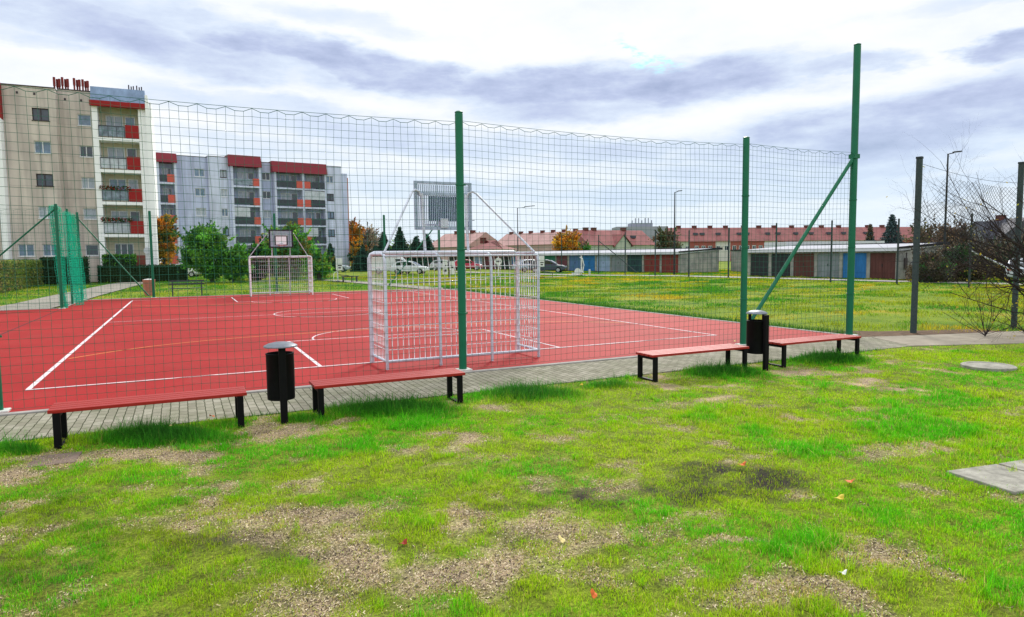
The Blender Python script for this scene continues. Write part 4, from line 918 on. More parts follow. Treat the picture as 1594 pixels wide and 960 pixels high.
def bare_tree(loc, label, seed, name='bare_tree', n0=9, L0=2.0, dirs=None, depth=5, r0=.05, leaves=120, zmin=.4):
    rg = np.random.default_rng(seed); A = []; B = []; R1 = []; R2 = []; tips = []
    def grow(p, d, L_, r, k):
        seg = 5; q_ = p.copy(); dd = d.copy()
        for s_ in range(seg):
            nd = dd+rg.normal(0,.10,3); nd[2] += .012*k-.03*(k < 2); nd /= np.linalg.norm(nd); nq = q_+nd*L_/seg; ra = r*(1-s_/seg*.45); rb = r*(1-(s_+1)/seg*.45)
            A.append(q_); B.append(nq); R1.append(ra); R2.append(rb)
            if k > 0 and s_ >= 1 and rg.random() < .78:
                sd_ = nd+rg.normal(0,.62,3); sd_[2] += .12; sd_ /= np.linalg.norm(sd_); grow(nq, sd_, L_*rg.uniform(.45,.72), rb*.62, k-1)
            q_ = nq; dd = nd
        tips.append(q_)
    e = empty(name, (loc[0], loc[1], 0), 0, label, 'tree' if name == 'bare_tree' else 'bush')
    for k in range(n0):
        if dirs: az, el_ = dirs[k % len(dirs)]; az += rg.normal(0,.12); el_ += rg.normal(0,.06)
        else: az = rg.uniform(0, 2*math.pi); el_ = rg.uniform(.4,1.3)
        d = np.array([math.cos(az)*math.cos(el_), math.sin(az)*math.cos(el_), math.sin(el_)])
        z0 = rg.uniform(zmin*.4, zmin*2.2)
        grow(np.array([0,0,z0]), d, L0*rg.uniform(.75,1.15), r0*rg.uniform(.5,.9), depth-2)
    V, F = tubes_np(A, B, np.array(R1), 4, np.array(R2)); print(label, len(A))
    link('branches', fast_mesh('branches', V, F), M['twig'], e)
    bb = MB(); bb.tube([(0,0,-.1),(.02,.02,zmin),(.05,0,zmin*2.4)], r0*1.6, 8, rs=[r0*1.8,r0*1.3,r0*.7]); bb.build('trunk', M['bark'], e)
    if leaves:
        tp = np.array(tips); tp = tp[rg.integers(0,len(tp),leaves)]+rg.normal(0,.04,(leaves,3)); leafcards('foliage', tp, .028, np.array([[.35,.36,.05],[.5,.38,.05]])[rg.integers(0,2,leaves)], M['leaf'], e)
    return e
LW = math.pi-YAW   # direction of picture-left in the ground plane
bare_tree((20.15,-4.1), 'bare spreading tree at the right edge with thin dark branches reaching left', 5, n0=26, L0=2.15, depth=6, r0=.030, leaves=80, zmin=.8,
  dirs=[(LW,.35),(LW+.2,.5),(LW-.3,.7),(LW+.3,.6),(LW-.4,.3),(LW+.9,.7),(LW-.1,.5),(LW+.1,.12),(LW,.62),(LW-.2,.18),(LW-.15,.52),(LW+2.4,.9),(LW+.05,.4),(LW,.0)])
bare_tree((18.9,-3.3), 'low leafless twiggy shrub beside the old post at the path edge', 9, 'bare_shrub', n0=16, L0=.9, depth=5, r0=.010, leaves=160, zmin=.05)
bare_tree((19.7,-3.75), 'dense leafless shrub below the bare tree at the right edge', 10, 'bare_shrub', n0=20, L0=1.0, depth=5, r0=.011, leaves=240, zmin=.05)

# ------------------------------------------------------------------ old posts, chain link, lamps
def old_post(p, h, label, r=.060):
    e = empty('old_fence_post', (p[0], p[1], 0), .3, label, 'post', 'old weathered fence posts')
    bb = MB(); bb.box(-r,r,-r,r,-.1,h); bb.build('shaft', M['oldpost'], e, bevel=.012)
    bb = MB(); bb.box(-r-.006,r+.006,-r-.006,r+.006,h+.001,h+.05); bb.build('cap', M['farpost'], e); return e
OP1 = np.array([18.31,-1.97]); OP2 = G(1578, 509)
old_post(OP1, 4.22, 'dark weathered post left of the chain-link netting by the path')
old_post(OP2, 4.2, 'dark weathered post at the right edge behind the bare tree')
def chainlink():
    e = empty('chain_link_fence', (OP1[0], OP1[1], 0), 0, 'torn sagging chain-link netting between the two weathered posts', 'fence')
    d = OP2-OP1; Ln = np.linalg.norm(d); d = d/Ln; A = []; B = []; c = .115
    def pos(i, j):  # lattice node
        u = i*c*.5; v = j*c*.5; 
        topz = 3.92-.30*math.sin(min(1, u/Ln*1.15)*math.pi*.5); z = topz-v
        z -= .10*math.sin(u*1.9)*(v/2); w = .10*math.sin(u*2.7+v)
        return np.array([d[0]*u-d[1]*w, d[1]*u+d[0]*w, z]), u, v
    ni = int(Ln/(c*.5)); nj = int(2.9/(c*.5))
    for i in range(ni):
        for j in range(nj):
            if (i+j) % 2: continue
            p0, u, v = pos(i, j)
            if u < 1.0 and v < (1.0-u)*.95-.12*math.sin(u*9): continue
            if v > 2.1+.5*math.sin(u*3.1)+.35*math.sin(u*7.7): continue
            for dj in (1, -1):
                if j+dj < 0: continue
                q_, _, _ = pos(i+1, j+dj); A.append(p0); B.append(q_)
    V, F = tubes_np(A, B, .0042, 3); link('mesh_net', fast_mesh('mesh_net', V, F), M['farpost'], e)
    bb = MB(); pts = [(d[0]*u, d[1]*u, 4.12-.5*math.sin(min(1,u/Ln*1.1)*math.pi*.5)*(.8) ) for u in np.linspace(0, Ln, 16)]; bb.tube(pts, .0045, 5); bb.build('top_wire', M['farpost'], e)
chainlink()
FP = [9.7,14.3,19.0,23.7,28.5,33.2,37.8,42.5,47.2,54.9]
ords = ['rightmost','second from the right','third from the right','fourth from the right','fifth from the right','sixth from the right','seventh from the right','third from the left','second from the left','leftmost']
for y, od in zip(FP, ords):
    e = empty('thin_fence_post', (41.4 if y > 12 else 40.75, y, 0), 0, 'thin dark post, '+od+' in the line before the garages', 'post', 'thin posts in front of the garages')
    hh_ = 4.05+.1*math.sin(y*3); bb = MB(); bb.lathe([(.055,-.1),(.055,hh_),(.02,hh_+.02)], 8); bb.build('shaft', M['farpost'], e)
    if abs(y-47.2) < .1: bb = MB(); bb.tube([(0,0,3.4),(1.2,-1.9,1.7),(2.2,-3.6,.1)], .045, 6); bb.build('brace', M['farpost'], e)
    if abs(y-9.7) < .1: bb = MB(); bb.tube([(0,0,2.0),(2.3,-2.6,.1)], .05, 6); bb.build('brace', M['galv'], e)
def lamp(p, h, arm, adir, label):
    e = empty('street_lamp', (p[0], p[1], 0), 0, label, 'street lamp', 'slim street lamps')
    bb = MB(); bb.tube([(0,0,-.1),(0,0,h*.3),(0,0,h)], .07, 8, rs=[.09,.075,.05]); bb.build('pole', M['lamp'], e, smooth=True)
    ax, ay = math.cos(adir), math.sin(adir)
    bb = MB(); bb.tube([(0,0,h-.05),(ax*.08,ay*.08,h+.0),(ax*arm*.5,ay*arm*.5,h+.05)], .035, 6); bb.build('arm', M['lamp'], e)
    bb = MB(); bb.box(arm*.45,arm*1.15,-.11,.11,-.03,.05); bb.xf(Matrix.Translation((0,0,h+.07)) @ Matrix.Rotation(adir,4,'Z') @ Matrix.Rotation(-.08,4,'Y')); bb.build('lamp_head', M['lamp'], e, bevel=.02); return e
AR = -YAW
L1 = lamp(G(1468,437), 8.35, .75, AR, 'tall black lamp post near the graffiti wall, lamp head pointing right')
bb = MB(); bb.box(-.14,-.09,-.1,.1,1.55,1.75); bb.box(-.14,-.09,-.1,.1,.7,.9); bb.build('sticker_box', M['white_metal'], L1)
lamp(D(1049,66), 7.9, .6, AR, 'black lamp post in front of the garages, left end of the long red roofs')
lamp(D(807,90), 8.2, 2.0, AR, 'distant lamp post with a long arm, right of the basketball board')
lamp(D(731,110), 7.5, .9, AR, 'faint distant lamp post just behind the basketball board')

# ------------------------------------------------------------------ blocks of flats
def wall_holes(bb, u0, u1, z0, z1, y, holes, rev=.18):
    us = sorted({u0, u1, *[h[0] for h in holes], *[h[1] for h in holes]}); zs = sorted({z0, z1, *[h[2] for h in holes], *[h[3] for h in holes]})
    for i in range(len(us)-1):
        for j in range(len(zs)-1):
            cu = (us[i]+us[i+1])/2; cz = (zs[j]+zs[j+1])/2
            if any(h[0] < cu < h[1] and h[2] < cz < h[3] for h in holes): continue
            bb.add([(us[i],y,zs[j]),(us[i+1],y,zs[j]),(us[i+1],y,zs[j+1]),(us[i],y,zs[j+1])], [(0,1,2,3)])
    for a, b_, c, d in holes:
        bb.add([(a,y,c),(b_,y,c),(b_,y,d),(a,y,d),(a,y+rev,c),(b_,y+rev,c),(b_,y+rev,d),(a,y+rev,d)], [(0,4,5,1),(1,5,6,2),(2,6,7,3),(3,7,4,0)])
def window(e, u0, u1, z0, z1, y, glass='glass', mull=1, fr='frame', f=.07, name='window'):
    bb = MB(); y0, y1 = y+.10, y+.16
    bb.box(u0,u0+f,y0,y1,z0,z1); bb.box(u1-f,u1,y0,y1,z0,z1); bb.box(u0+f,u1-f,y0,y1,z0,z0+f); bb.box(u0+f,u1-f,y0,y1,z1-f,z1)
    for k in range(mull):
        um = u0+(u1-u0)*(k+1)/(mull+1); bb.box(um-f*.5,um+f*.5,y0+.004,y1,z0+f,z1-f)
    w = bb.build(name, M[fr], e)
    gb = MB(); gb.box(u0+.01,u1-.01,y1+.002,y1+.02,z0+.01,z1-.01); gb.build('pane', M[glass], w)
    sb = MB(); sb.box(u0-.05,u1+.05,y-.06,y+.1,z0-.05,z0-.003); sb.build('sill', M['frame'] if fr == 'frame' else M['framed'], w); return w
def body(bb, u0, u1, y0, y1, z0, z1, skip_front=True):
    v = [(u0,y0,z0),(u1,y0,z0),(u1,y1,z0),(u0,y1,z0),(u0,y0,z1),(u1,y0,z1),(u1,y1,z1),(u0,y1,z1)]
    bb.add(v, [(4,5,6,7),(1,2,6,5),(2,3,7,6),(3,0,4,7)])

def flats_beige():
    e = empty('apartment_block', (0,58,0), 0, 'beige five-storey block of flats with red balcony panels and pipe chimneys at the left', 'building', 'blocks of flats')
    FW = [(1.75+.58, 1.05)]
    zc = [14.28, 11.55, 8.80, 6.08, 2.85]
    random.seed(3)
    gl = ['glass','glassb','curtain']
    # block A, front y=-.8
    hA = [(-8.55,-7.35,z-.52,z+.52) for z in zc[:4]]+[(-10.15,-9.0,2.33,3.38),(-8.42,-7.25,2.33,3.38)]
    bb = MB(); wall_holes(bb,-10.55,-6.85,0,16.52,-.8,hA); body(bb,-10.55,-6.85,-.8,10,0,16.52); bb.build('front_wall', M['b1'], e)
    for i, h in enumerate(hA): window(e,*h,-.8, gl[[0,1,0,2,1,1][i]], 1 if i < 4 else 1, 'framed' if i in (0,2) else 'frame')
    hB = [(-5.45,-4.42,z-.5,z+.5) for z in zc]
    bb = MB(); wall_holes(bb,-6.85,-4.28,0,16.75,.5,hB); body(bb,-6.85,-4.28,.5,10,0,16.75); bb.build('front_wall', M['b1'], e)
    for i, h in enumerate(hB): window(e,*h,.5, gl[[1,0,2,2,0][i]], [0,1,1,0,0][i])
    # vents and parapet strips
    bb = MB()
    for u, y in ((-9.5,-.8),(-8.3,-.8),(-6.3,.5),(-5.1,.5)): bb.box(u-.08,u+.08,y-.012,y+.02,15.85,16.05)
    bb.build('vent', M['framed'], e)
    bb = MB(); bb.box(-10.6,-6.83,-.86,10,16.521,16.6); bb.box(-6.82,-4.3,.44,10,16.751,16.83); bb.build('parapet_flashing', M['framed'], e)
    # loggia bay
    u0, u1 = -4.28, .28; yf, yb = -.45, .95
    slabs = [12.72, 9.95, 7.12, 4.25, 1.35]
    bb = MB(); bb.box(u0+.001,-3.85,yf,yb,0,15.5); bb.box(-.72,-.12,yf,yb,0,15.5); bb.build('column', M['b1side'], e)
    bb = MB(); bb.prism_y([(-.118,0),(.28,0),(.28,14.6),(.10,16.6),(-.118,16.6)], yf-.35, yf+2.2); bb.build('fin_wall', M['b1side'], e)
    bb = MB(); bb.box(-3.849,-.721,yb,yb+.2,0,15.9); bb.build('loggia_wall', M['creamwall'], e)
    bb = MB(); bb.box(u0+.01,.27,yb+1.3,10,0,16.6); bb.build('rear_wall', M['b1side'], e)
    for i, z in enumerate(slabs):
        bb = MB(); bb.box(-3.848,-.722,yf-.06,yb-.002,z-.26,z); bb.build('slab', M['b1side'], e)
        zt = (slabs[i-1]-.26) if i else 15.4
        # windows at the back wall
        if i == 4: window(e,-3.2,-1.7,z+.5,z+2.1,yb-.17,'glass',2)
        else:
            window(e,-3.35,-2.0,z+.75,z+2.15,yb-.17,['curtain','curtain','glassb','curtain'][i],1); window(e,-1.85,-1.05,z+.05,z+2.15,yb-.17,['glassb','glass','curtain','glass'][i],0)
            r_ = MB(); r_.box(-3.84,-1.80,yf-.05,yf-.02,z+.12,z+.96); rl = r_.build('railing', M[['rail','railw','rail','railw'][i]], e)
            r_ = MB(); r_.box(-3.84,-1.80,yf-.07,yf-.0,z+.97,z+1.05); 
            for u in (-3.82,-3.1,-2.45,-1.84): r_.box(u-.02,u+.02,yf-.075,yf-.051,z+.02,z+.97)
            r_.build('handrail', M['raild'], rl)
        r_ = MB(); r_.box(-1.78,-.735,yf-.08,yf-.02,z+(.05 if i < 4 else .0),z+1.18 if i < 4 else z+1.0); r_.build('side_panel', M['redpanel'] if i < 4 else M['brownpanel'], e)
    # flower boxes
    for zz_, n in ((8.15,260),(5.35,320)):
        P = rng.uniform(0,1,(n,3))*np.array([2.4,.3,.35])+np.array([-4.0,yf-.28,zz_]); leafcards('balcony_flowers', P, .09, np.where(rng.random((n,1)) < .28, np.array([[.45,.03,.03]]), np.array([[.03,.08,.02]])), M['leaf'], e)
    # attic panel above the bay
    bb = MB(); bb.add([(u0-.02,yf-.25,15.85),(-.12,yf-.25,15.85),(-.12,yf+.2,17.1),(u0-.02,yf+.2,17.1),(u0-.02,yf+2,15.85),(-.12,yf+2,15.85),(-.12,yf+2,17.1),(u0-.02,yf+2,17.1)], [(0,1,2,3),(3,2,6,7),(1,5,6,2),(0,3,7,4),(0,4,5,1)]); bb.build('attic_panel', M['attic'], e)
    bb = MB(); bb.box(u0-.12,-.14,yf-.32,yf+.1,15.38,15.84); bb.build('red_fascia', M['redpanel'], e)
    # satellite dish and clutter
    bb = MB(); bb.lathe([(.02,0),(.2,.03),(.3,.09)], 16); bb.xf(Matrix.Translation((-.55,yf-.25,2.75)) @ Matrix.Rotation(rad(80),4,'X')); bb.build('satellite_dish', M['dish'], e, smooth=True)
    # left fin and neighbour bay
    bb = MB(); bb.box(-11.0,-10.56,-2.0,4,0,13.6); bb.build('fin_wall', M['b1side'], e)
    bb = MB(); bb.box(-16,-10.57,-1.6,9,13.65,16.6); bb.build('red_fascia', M['redpanel'], e)
    bb = MB(); bb.box(-16,-11.02,-.6,9,0,13.6); bb.build('side_wall', M['b1'], e)
    # pipe chimneys
    def pipes(u0, u1, n, z0, h, mt, r=.10, wrap=True):
        for k in range(n):
            u = u0+(u1-u0)*k/(n-1); hh_ = h*(.94+.08*math.sin(k*5.3)); c_ = MB(); c_.lathe([(r*.7,z0),(r*.7,z0+hh_*.45),(r,z0+hh_*.47),(r,z0+hh_)], 8, u, 1.2+.25*(k % 2)); c_.build('chimney_pipe', M[mt], e, smooth=True)
    pipes(-7.1,-6.72,3,16.5,1.5,'pipe'); pipes(-6.5,-6.1,3,16.6,1.45,'pipe'); pipes(-5.62,-5.22,3,16.8,1.25,'pipe'); pipes(-4.98,-4.6,3,16.8,1.2,'pipe'); pipes(-1.42,-1.05,3,16.9,.95,'pipedk',.05); pipes(-.78,-.40,3,16.9,.95,'pipedk',.05)
flats_beige()

def flats_lav():
    e = empty('apartment_block', (12.375,95.26,0), rad(8), 'lavender-grey five-storey block of flats with dark red roof bands and salmon balcony panels', 'building', 'blocks of flats')
    zc = [14.15,11.4,8.6,5.8,3.0]; gl = ['glass','glassb','curtain']; random.seed(9); D_ = 11
    def wall(u0, u1, z1, y, cols, mt='b2', skip=()):
        holes = [(a, b_, z-.55, z+.55) for a, b_ in cols for z in zc]
        bb = MB(); wall_holes(bb,u0,u1,0,z1,y,holes); body(bb,u0,u1,y,D_,0,z1); bb.build('front_wall', M[mt], e)
        bb = MB(); bb.box(u0-.02,u1+.02,y-.05,D_,z1+.001,z1+.07); bb.build('parapet_flashing', M['framed'], e)
        for h in holes: window(e,*h,y,random.choice(gl),1,'frame' if random.random() < .7 else 'framed')
    wall(-10.45,-6.35,16.35,0,[(-8.1,-6.75)]); wall(-6.34,-3.42,16.5,-.35,[(-4.75,-3.85)],'b2b')
    wall(.95,2.62,16.2,.2,[(1.2,2.4)]); wall(10.72,13.25,16.2,-.3,[(10.85,11.95)],'b2b')
    bb = MB(); bb.box(13.26,14.2,-.3,D_-.5,0,15.2); bb.build('side_wall', M['b2'], e)
    bb = MB(); bb.box(14.201,14.42,-.1,D_-.7,0,14.6); bb.build('end_wall', M['brickside'], e)
    slabs = [12.5,9.7,6.9,4.1,1.3]
    def bay(u0, u1, ztop, zroof, mids, panels, enclosed):
        yf, yb = -1.0, .5
        bb = MB(); 
        for u in (u0, u1-.3, *mids): bb.box(u,u+.3,yf,yb,0,ztop)
        bb.build('column', M['b2b'], e)
        bb = MB(); bb.box(u0+.01,u1-.01,yb,yb+.2,0,ztop); bb.build('loggia_wall', M['b2'], e)
        bb = MB(); bb.box(u0+.02,u1-.02,yb+.21,D_,0,ztop+.2); bb.build('rear_wall', M['b2'], e)
        bb = MB(); bb.add([(u0-.25,yf-.35,ztop),(u1+.1,yf-.35,ztop),(u1+.1,yf+.25,zroof),(u0-.25,yf+.25,zroof),(u0-.25,yb+3,ztop),(u1+.1,yb+3,ztop),(u1+.1,yb+3,zroof),(u0-.25,yb+3,zroof)], [(0,1,2,3),(3,2,6,7),(1,5,6,2),(0,3,7,4),(0,4,5,1)]); bb.build('roof_band', M['roofred'], e)
        edges = [u0+.3, *[x for m_ in mids for x in (m_, m_+.3)], u1-.3]
        for si in range(0, len(edges), 2):
            a, b_ = edges[si]+.005, edges[si+1]-.005
            for i, z in enumerate(slabs):
                bb = MB(); bb.box(a,b_,yf-.04,yb-.01,z-.24,z); bb.build('slab', M['b2b'], e)
                w_ = b_-a; window(e,a+.25*w_,a+.62*w_,z+.7,z+2.1,yb-.18,random.choice(['curtain','glassb','curtain']),1); window(e,a+.66*w_,a+.9*w_,z+.05,z+2.1,yb-.18,'glass',0)
                left = panels[si//2]
                pw = .9; pa, pb = (a, a+pw) if left else (b_-pw, b_)
                r_ = MB(); r_.box(pa,pb,yf-.07,yf-.02,z+.02,z+1.1); r_.build('side_panel', M['salmon'], e)
                ra, rb = (pb+.02, b_) if left else (a, pa-.02)
                r_ = MB(); r_.box(ra,rb,yf-.05,yf-.02,z+.1,z+1.02); r_.build('railing', M[random.choice(['raild','rail','raild'])], e)
                en = enclosed.get((si//2, i))
                if en: r_ = MB(); x0_, x1_ = en; r_.box(a+x0_*w_,a+x1_*w_,yf-.03,yf+.02,z+1.12,z+2.45); r_.build('glazing', M['railw'], e)
    bay(-12.95,-10.5,15.2,16.5,[],[False],{})
    bay(-3.4,.78,15.25,16.9,[],[False],{(0,2):(0,.6)})
    bay(2.68,10.6,14.75,16.4,[6.85],[False,True],{(1,0+1):(0,1),(1,3):(0,.6)})
    bb = MB(); bb.box(3.2,6.9,-1.06,-1.0,12.6,14.6); 
flats_lav()

# ------------------------------------------------------------------ garages
def garages(origin, ang, n, pitch, cols, label, hf=2.2, hb=2.6, side_graf=False, dep=6.0):
    e = empty('garage_row', (origin[0], origin[1], 0), ang, label, 'garages', 'low garage rows')
    Ln = n*pitch+.25
    bb = MB(); v = [(0,0,0),(Ln,0,0),(Ln,-dep,0),(0,-dep,0),(0,0,hf-.22),(Ln,0,hf-.22),(Ln,-dep,hb),(0,-dep,hb)]
    holes = [(.25+k*pitch, .25+k*pitch+pitch-.28, .02, 2.0-.1) for k in range(n)]
    us = [0]+[x for h in holes for x in (h[0], h[1])]+[Ln]
    for i in range(0, len(us), 2): bb.box(us[i],us[i+1],-.18,0,0,hf-.221)
    bb.box(.001,Ln-.001,-.178,-.002,1.9,hf-.222)
    bb.add([(0,-.18,0),(0,-dep,0),(0,-dep,hb-.03),(0,-.18,hf-.22)], [(0,3,2,1)]); bb.add([(Ln,-.18,0),(Ln,-dep,0),(Ln,-dep,hb-.03),(Ln,-.18,hf-.22)], [(0,1,2,3)]); bb.add([(0,-dep,0),(Ln,-dep,0),(Ln,-dep,hb-.03),(0,-dep,hb-.03)], [(0,3,2,1)])
    bb.build('wall', M['garwall'], e)
    bb = MB(); bb.add([(-.12,.35,hf-.2),(Ln+.12,.35,hf-.2),(Ln+.12,-dep-.1,hb),(-.12,-dep-.1,hb),(-.12,.35,hf),(Ln+.12,.35,hf),(Ln+.12,-dep-.1,hb+.09),(-.12,-dep-.1,hb+.09)], [(0,1,5,4),(3,0,4,7),(1,2,6,5),(0,3,2,1)]); bb.build('fascia', M['fascia'], e)
    bb = MB(); bb.add([(-.13,.36,hf+.004),(Ln+.13,.36,hf+.004),(Ln+.13,-dep-.12,hb+.1),(-.13,-dep-.12,hb+.1),(-.13,.36,hf+.05),(Ln+.13,.36,hf+.05),(Ln+.13,-dep-.12,hb+.19),(-.13,-dep-.12,hb+.19)], [(4,5,6,7),(0,1,5,4),(3,0,4,7),(1,2,6,5),(2,3,7,6)]); bb.build('roof', M['roofsheet'], e)
    bb = MB(); bb.box(-.2,Ln+.2,-dep-.35,-dep-.125,hb+.02,hb+.26); bb.add([(-.22,.40,hf-.02),(-.135,.40,hf-.02),(-.135,-dep-.12,hb+.05),(-.22,-dep-.12,hb+.05),(-.22,.40,hf+.10),(-.135,.40,hf+.10),(-.135,-dep-.12,hb+.25),(-.22,-dep-.12,hb+.25)],[(0,1,5,4),(1,2,6,5),(2,3,7,6),(3,0,4,7),(4,5,6,7)]); bb.build('roof_edge', M['bitumen'], e)
    for k, h in enumerate(holes):
        c = cols[k % len(cols)]; mt = simple('garage_door', c, .6, var=.22, scale=2.2, stretch=(1,1,.3)); bb = MB(); mid = (h[0]+h[1])/2
        bb.box(h[0],mid-.012,-.1,-.05,.02,1.89); bb.box(mid+.012,h[1],-.1,-.05,.02,1.89)
        [bb.box(xr-.015,xr+.015,-.049,-.035,.06,1.85) for xr in np.linspace(h[0]+.15,h[1]-.15,8)]; bb.box(h[0]+.02,h[1]-.02,-.034,-.022,.45,.52); bb.box(h[0]+.02,h[1]-.02,-.034,-.022,1.4,1.47); d_ = bb.build('garage_door', mt, e); hb_ = MB(); hb_.box(mid+.03,mid+.07,-.049,-.02,.9,1.08); hb_.build('handle', M['farpost'], d_)
    if side_graf:
        def rib(pts, w=.07):
            g_ = []
            for t in range(len(pts)-1): g_.append((pts[t], pts[t+1]))
            mb = MB()
            for (y0, z0), (y1, z1) in g_:
                d = np.array([y1-y0, z1-z0]); d = d/np.linalg.norm(d); nn = np.array([-d[1], d[0]])*w/2
                mb.add([(-.006,y0-nn[0],z0-nn[1]),(-.006,y1-nn[0],z1-nn[1]),(-.006,y1+nn[0],z1+nn[1]),(-.006,y0+nn[0],z0+nn[1])], [(0,1,2,3)])
            return mb
        def cv(fn, t0, t1, n=26): return [fn(t) for t in np.linspace(t0, t1, n)]
        strokes = [cv(lambda t: (-1.6-1.3*t, .7+.55*math.sin(t*9)+.4*t), 0, 1), cv(lambda t: (-2.5+.35*math.cos(t), 1.55+.38*math.sin(t)), -1, 4.4), cv(lambda t: (-3.0+.3*math.cos(t), 1.1+.55*math.sin(t)), 0, 5.8),
                   cv(lambda t: (-3.4-.8*t, 1.75+.22*math.sin(t*8)), 0, 1), cv(lambda t: (-4.4+.16*math.cos(t), 1.72+.17*math.sin(t)), 0, 6.28), [(-2.0,1.5),(-2.5,.9)], [(-3.3,.6),(-3.5,1.6)], [(-1.5,.4),(-1.3,1.0),(-1.8,1.3)]]
        for st in strokes: rib(st).build('graffiti', M['graf'], e)
        mb = MB(); mb.box(-.08,-.01,-.95,-.6,.75,1.5); mb.box(-.05,-.012,-.9,-.86,.1,1.9); mb.build('meter_box', M['framed'], e)
    return e
BL=(.08,.16,.32); DB=(.02,.16,.42); BR=(.10,.035,.03); DG=(.02,.05,.06); GY=(.20,.23,.25); RD=(.20,.035,.03); GN=(.02,.15,.10); PB=(.28,.38,.55); DK=(.025,.03,.035); MR=(.13,.045,.06)
a2 = D(1397,48.5); b2 = D(1163,60); th2 = math.atan2(b2[1]-a2[1], b2[0]-a2[0]); ln2 = np.linalg.norm(b2-a2)
garages(a2, th2, 6, (ln2-.25)/6, [BR,DB,GY,BR,DK,DK], 'nearer garage row with blue and brown doors and graffiti on its side wall', 2.22, 2.42, True)
a1 = D(1058,70); b1 = D(700,112); th1 = math.atan2(b1[1]-a1[1], b1[0]-a1[0]); ln1 = np.linalg.norm(b1-a1)
garages(a1, th1, 19, (ln1-.25)/19, [RD,RD,DG,GY,PB,DB,BL,MR,GN,MR,MR,BL,DK,MR,MR,PB,DK,GY,DK], 'long garage row with blue, green and red doors behind the near goal', 2.13, 2.34, False)
# plain back section right of the long row
e = empty('garage_annex', (*D(1119,73.5), 0), th1, 'blank grey concrete garage wall right of the long garage row', 'building')
bb = MB(); bb.box(-9,-.3,-7,-1.5,0,2.25); bb.build('wall', M['garwall'], e); bb = MB(); bb.box(-9.2,-.25,-7.2,-1.4,2.251,2.36); bb.build('roof', M['bitumen'], e)

# ------------------------------------------------------------------ distant houses
def windows_row(e, xs, y, z, w=1.0, h=1.2):
    for x in xs:
        bb = MB(); bb.box(x-w/2,x+w/2,y-.04,y-.002,z,z+h); wn = bb.build('window', M['frame'], e); gb = MB(); gb.box(x-w/2+.1,x-.04,y-.06,y-.041,z+.1,z+h-.1); gb.box(x+.04,x+w/2-.1,y-.06,y-.041,z+.1,z+h-.1); gb.build('pane', M['glass'], wn)
def house(pL, pR, dep, eave, ridge, wallm, roofm, label, chims=(), wins=(), gable=True, hip=0.0, sections=None, dormers=(), wz=1.9, name='house', gdorm=None):
    pL = np.array(pL); pR = np.array(pR); Ln = np.linalg.norm(pR-pL); ang = math.atan2(*(pR-pL)[::-1]); e = empty(name, (*pL, 0), ang, label, 'house')
    secs = sections or [(0, 1, wallm)]
    for a, b_, mt in secs:
        bb = MB(); bb.box(a*Ln+(.01 if a > 0 else 0),b_*Ln,0,dep,0,eave); bb.build('wall', M[mt], e)
    o = .35; bb = MB(); hp = hip*dep/2
    v = [(-o,-o,eave-.15),(Ln+o,-o,eave-.15),(Ln+o,dep+o,eave-.15),(-o,dep+o,eave-.15),(hp-o*(hip == 0),dep/2,ridge),(Ln-hp+o*(hip == 0),dep/2,ridge)]
    bb.add(v, [(0,1,5,4),(2,3,4,5),(3,0,4),(1,2,5),(0,3,2,1)]); rf = bb.build('roof', M[roofm], e)
    if not hip:
        bb = MB(); bb.prism_y
        g_ = MB(); 
        for x in (-.02, Ln+.02): g_.add([(x,0,eave-.2),(x,dep,eave-.2),(x,dep/2,ridge-.3)], [(0,1,2)])
    for c in chims:
        cb = MB(); x = c*Ln; cb.box(x-.5,x+.5,dep/2-.4,dep/2+.4,ridge-.6,ridge+.45); cb.box(x-.58,x+.58,dep/2-.48,dep/2+.48,ridge+.451,ridge+.53); cb.build('chimney', M['chim'], rf)
    for d_ in dormers:
        x = d_*Ln; t = .45; y = -o+(dep/2+o)*t; z = eave-.15+(ridge-eave+.15)*t; cb = MB(); cb.box(x-.5,x+.5,y-.3,y+.5,z+.05,z+.6); cb.build('roof_window', M['slate'], rf)
    if wins: windows_row(e, [w*Ln for w in wins], 0, wz)
    if gdorm:
        x = gdorm[0]*Ln; w = gdorm[1]; pk = gdorm[2]; bb = MB(); bb.prism_y([(x-w,0),(x+w,0),(x+w,eave-.2),(x,pk),(x-w,eave-.2)], -.5, dep/2); bb.build('gable_bay', M[wallm], e)
        bb = MB(); 
        for s in (-1, 1): bb.add([(x+s*(w+.4),-.8,eave-.5),(x,-.8,pk+.12),(x,dep/2,pk+.12),(x+s*(w+.4),dep/2,eave-.5),(x+s*(w+.4),-.8,eave-.3),(x,-.8,pk+.34),(x,dep/2,pk+.34),(x+s*(w+.4),dep/2,eave-.3)], [(4,5,6,7) if s < 0 else (7,6,5,4),(0,1,5,4),(3,2,6,7),(0,3,7,4)])
        bb.build('gable_roof', M[roofm], rf)
    return e
house(D(918,140), D(1019,148), 10, 4.05, 7.2, 'wcream', 'tile', 'cream house with a red roof and a pointed front gable behind the garages', [.14,.26,.72], [.22,.36,.64,.72,.80,.88,.95], gdorm=(.48,2.0,5.9), dormers=[.75])
L0, L1_ = D(1052,165), D(1448,176); sec = [(0,.045,'wcream'),(.045,.145,'wred'),(.145,.20,'wwhite'),(.20,.33,'wred'),(.33,.38,'wwhite'),(.38,.46,'wred'),(.46,.62,'wwhite'),(.62,.68,'wred'),(.68,.74,'wwhite'),(.74,1,'wred')]
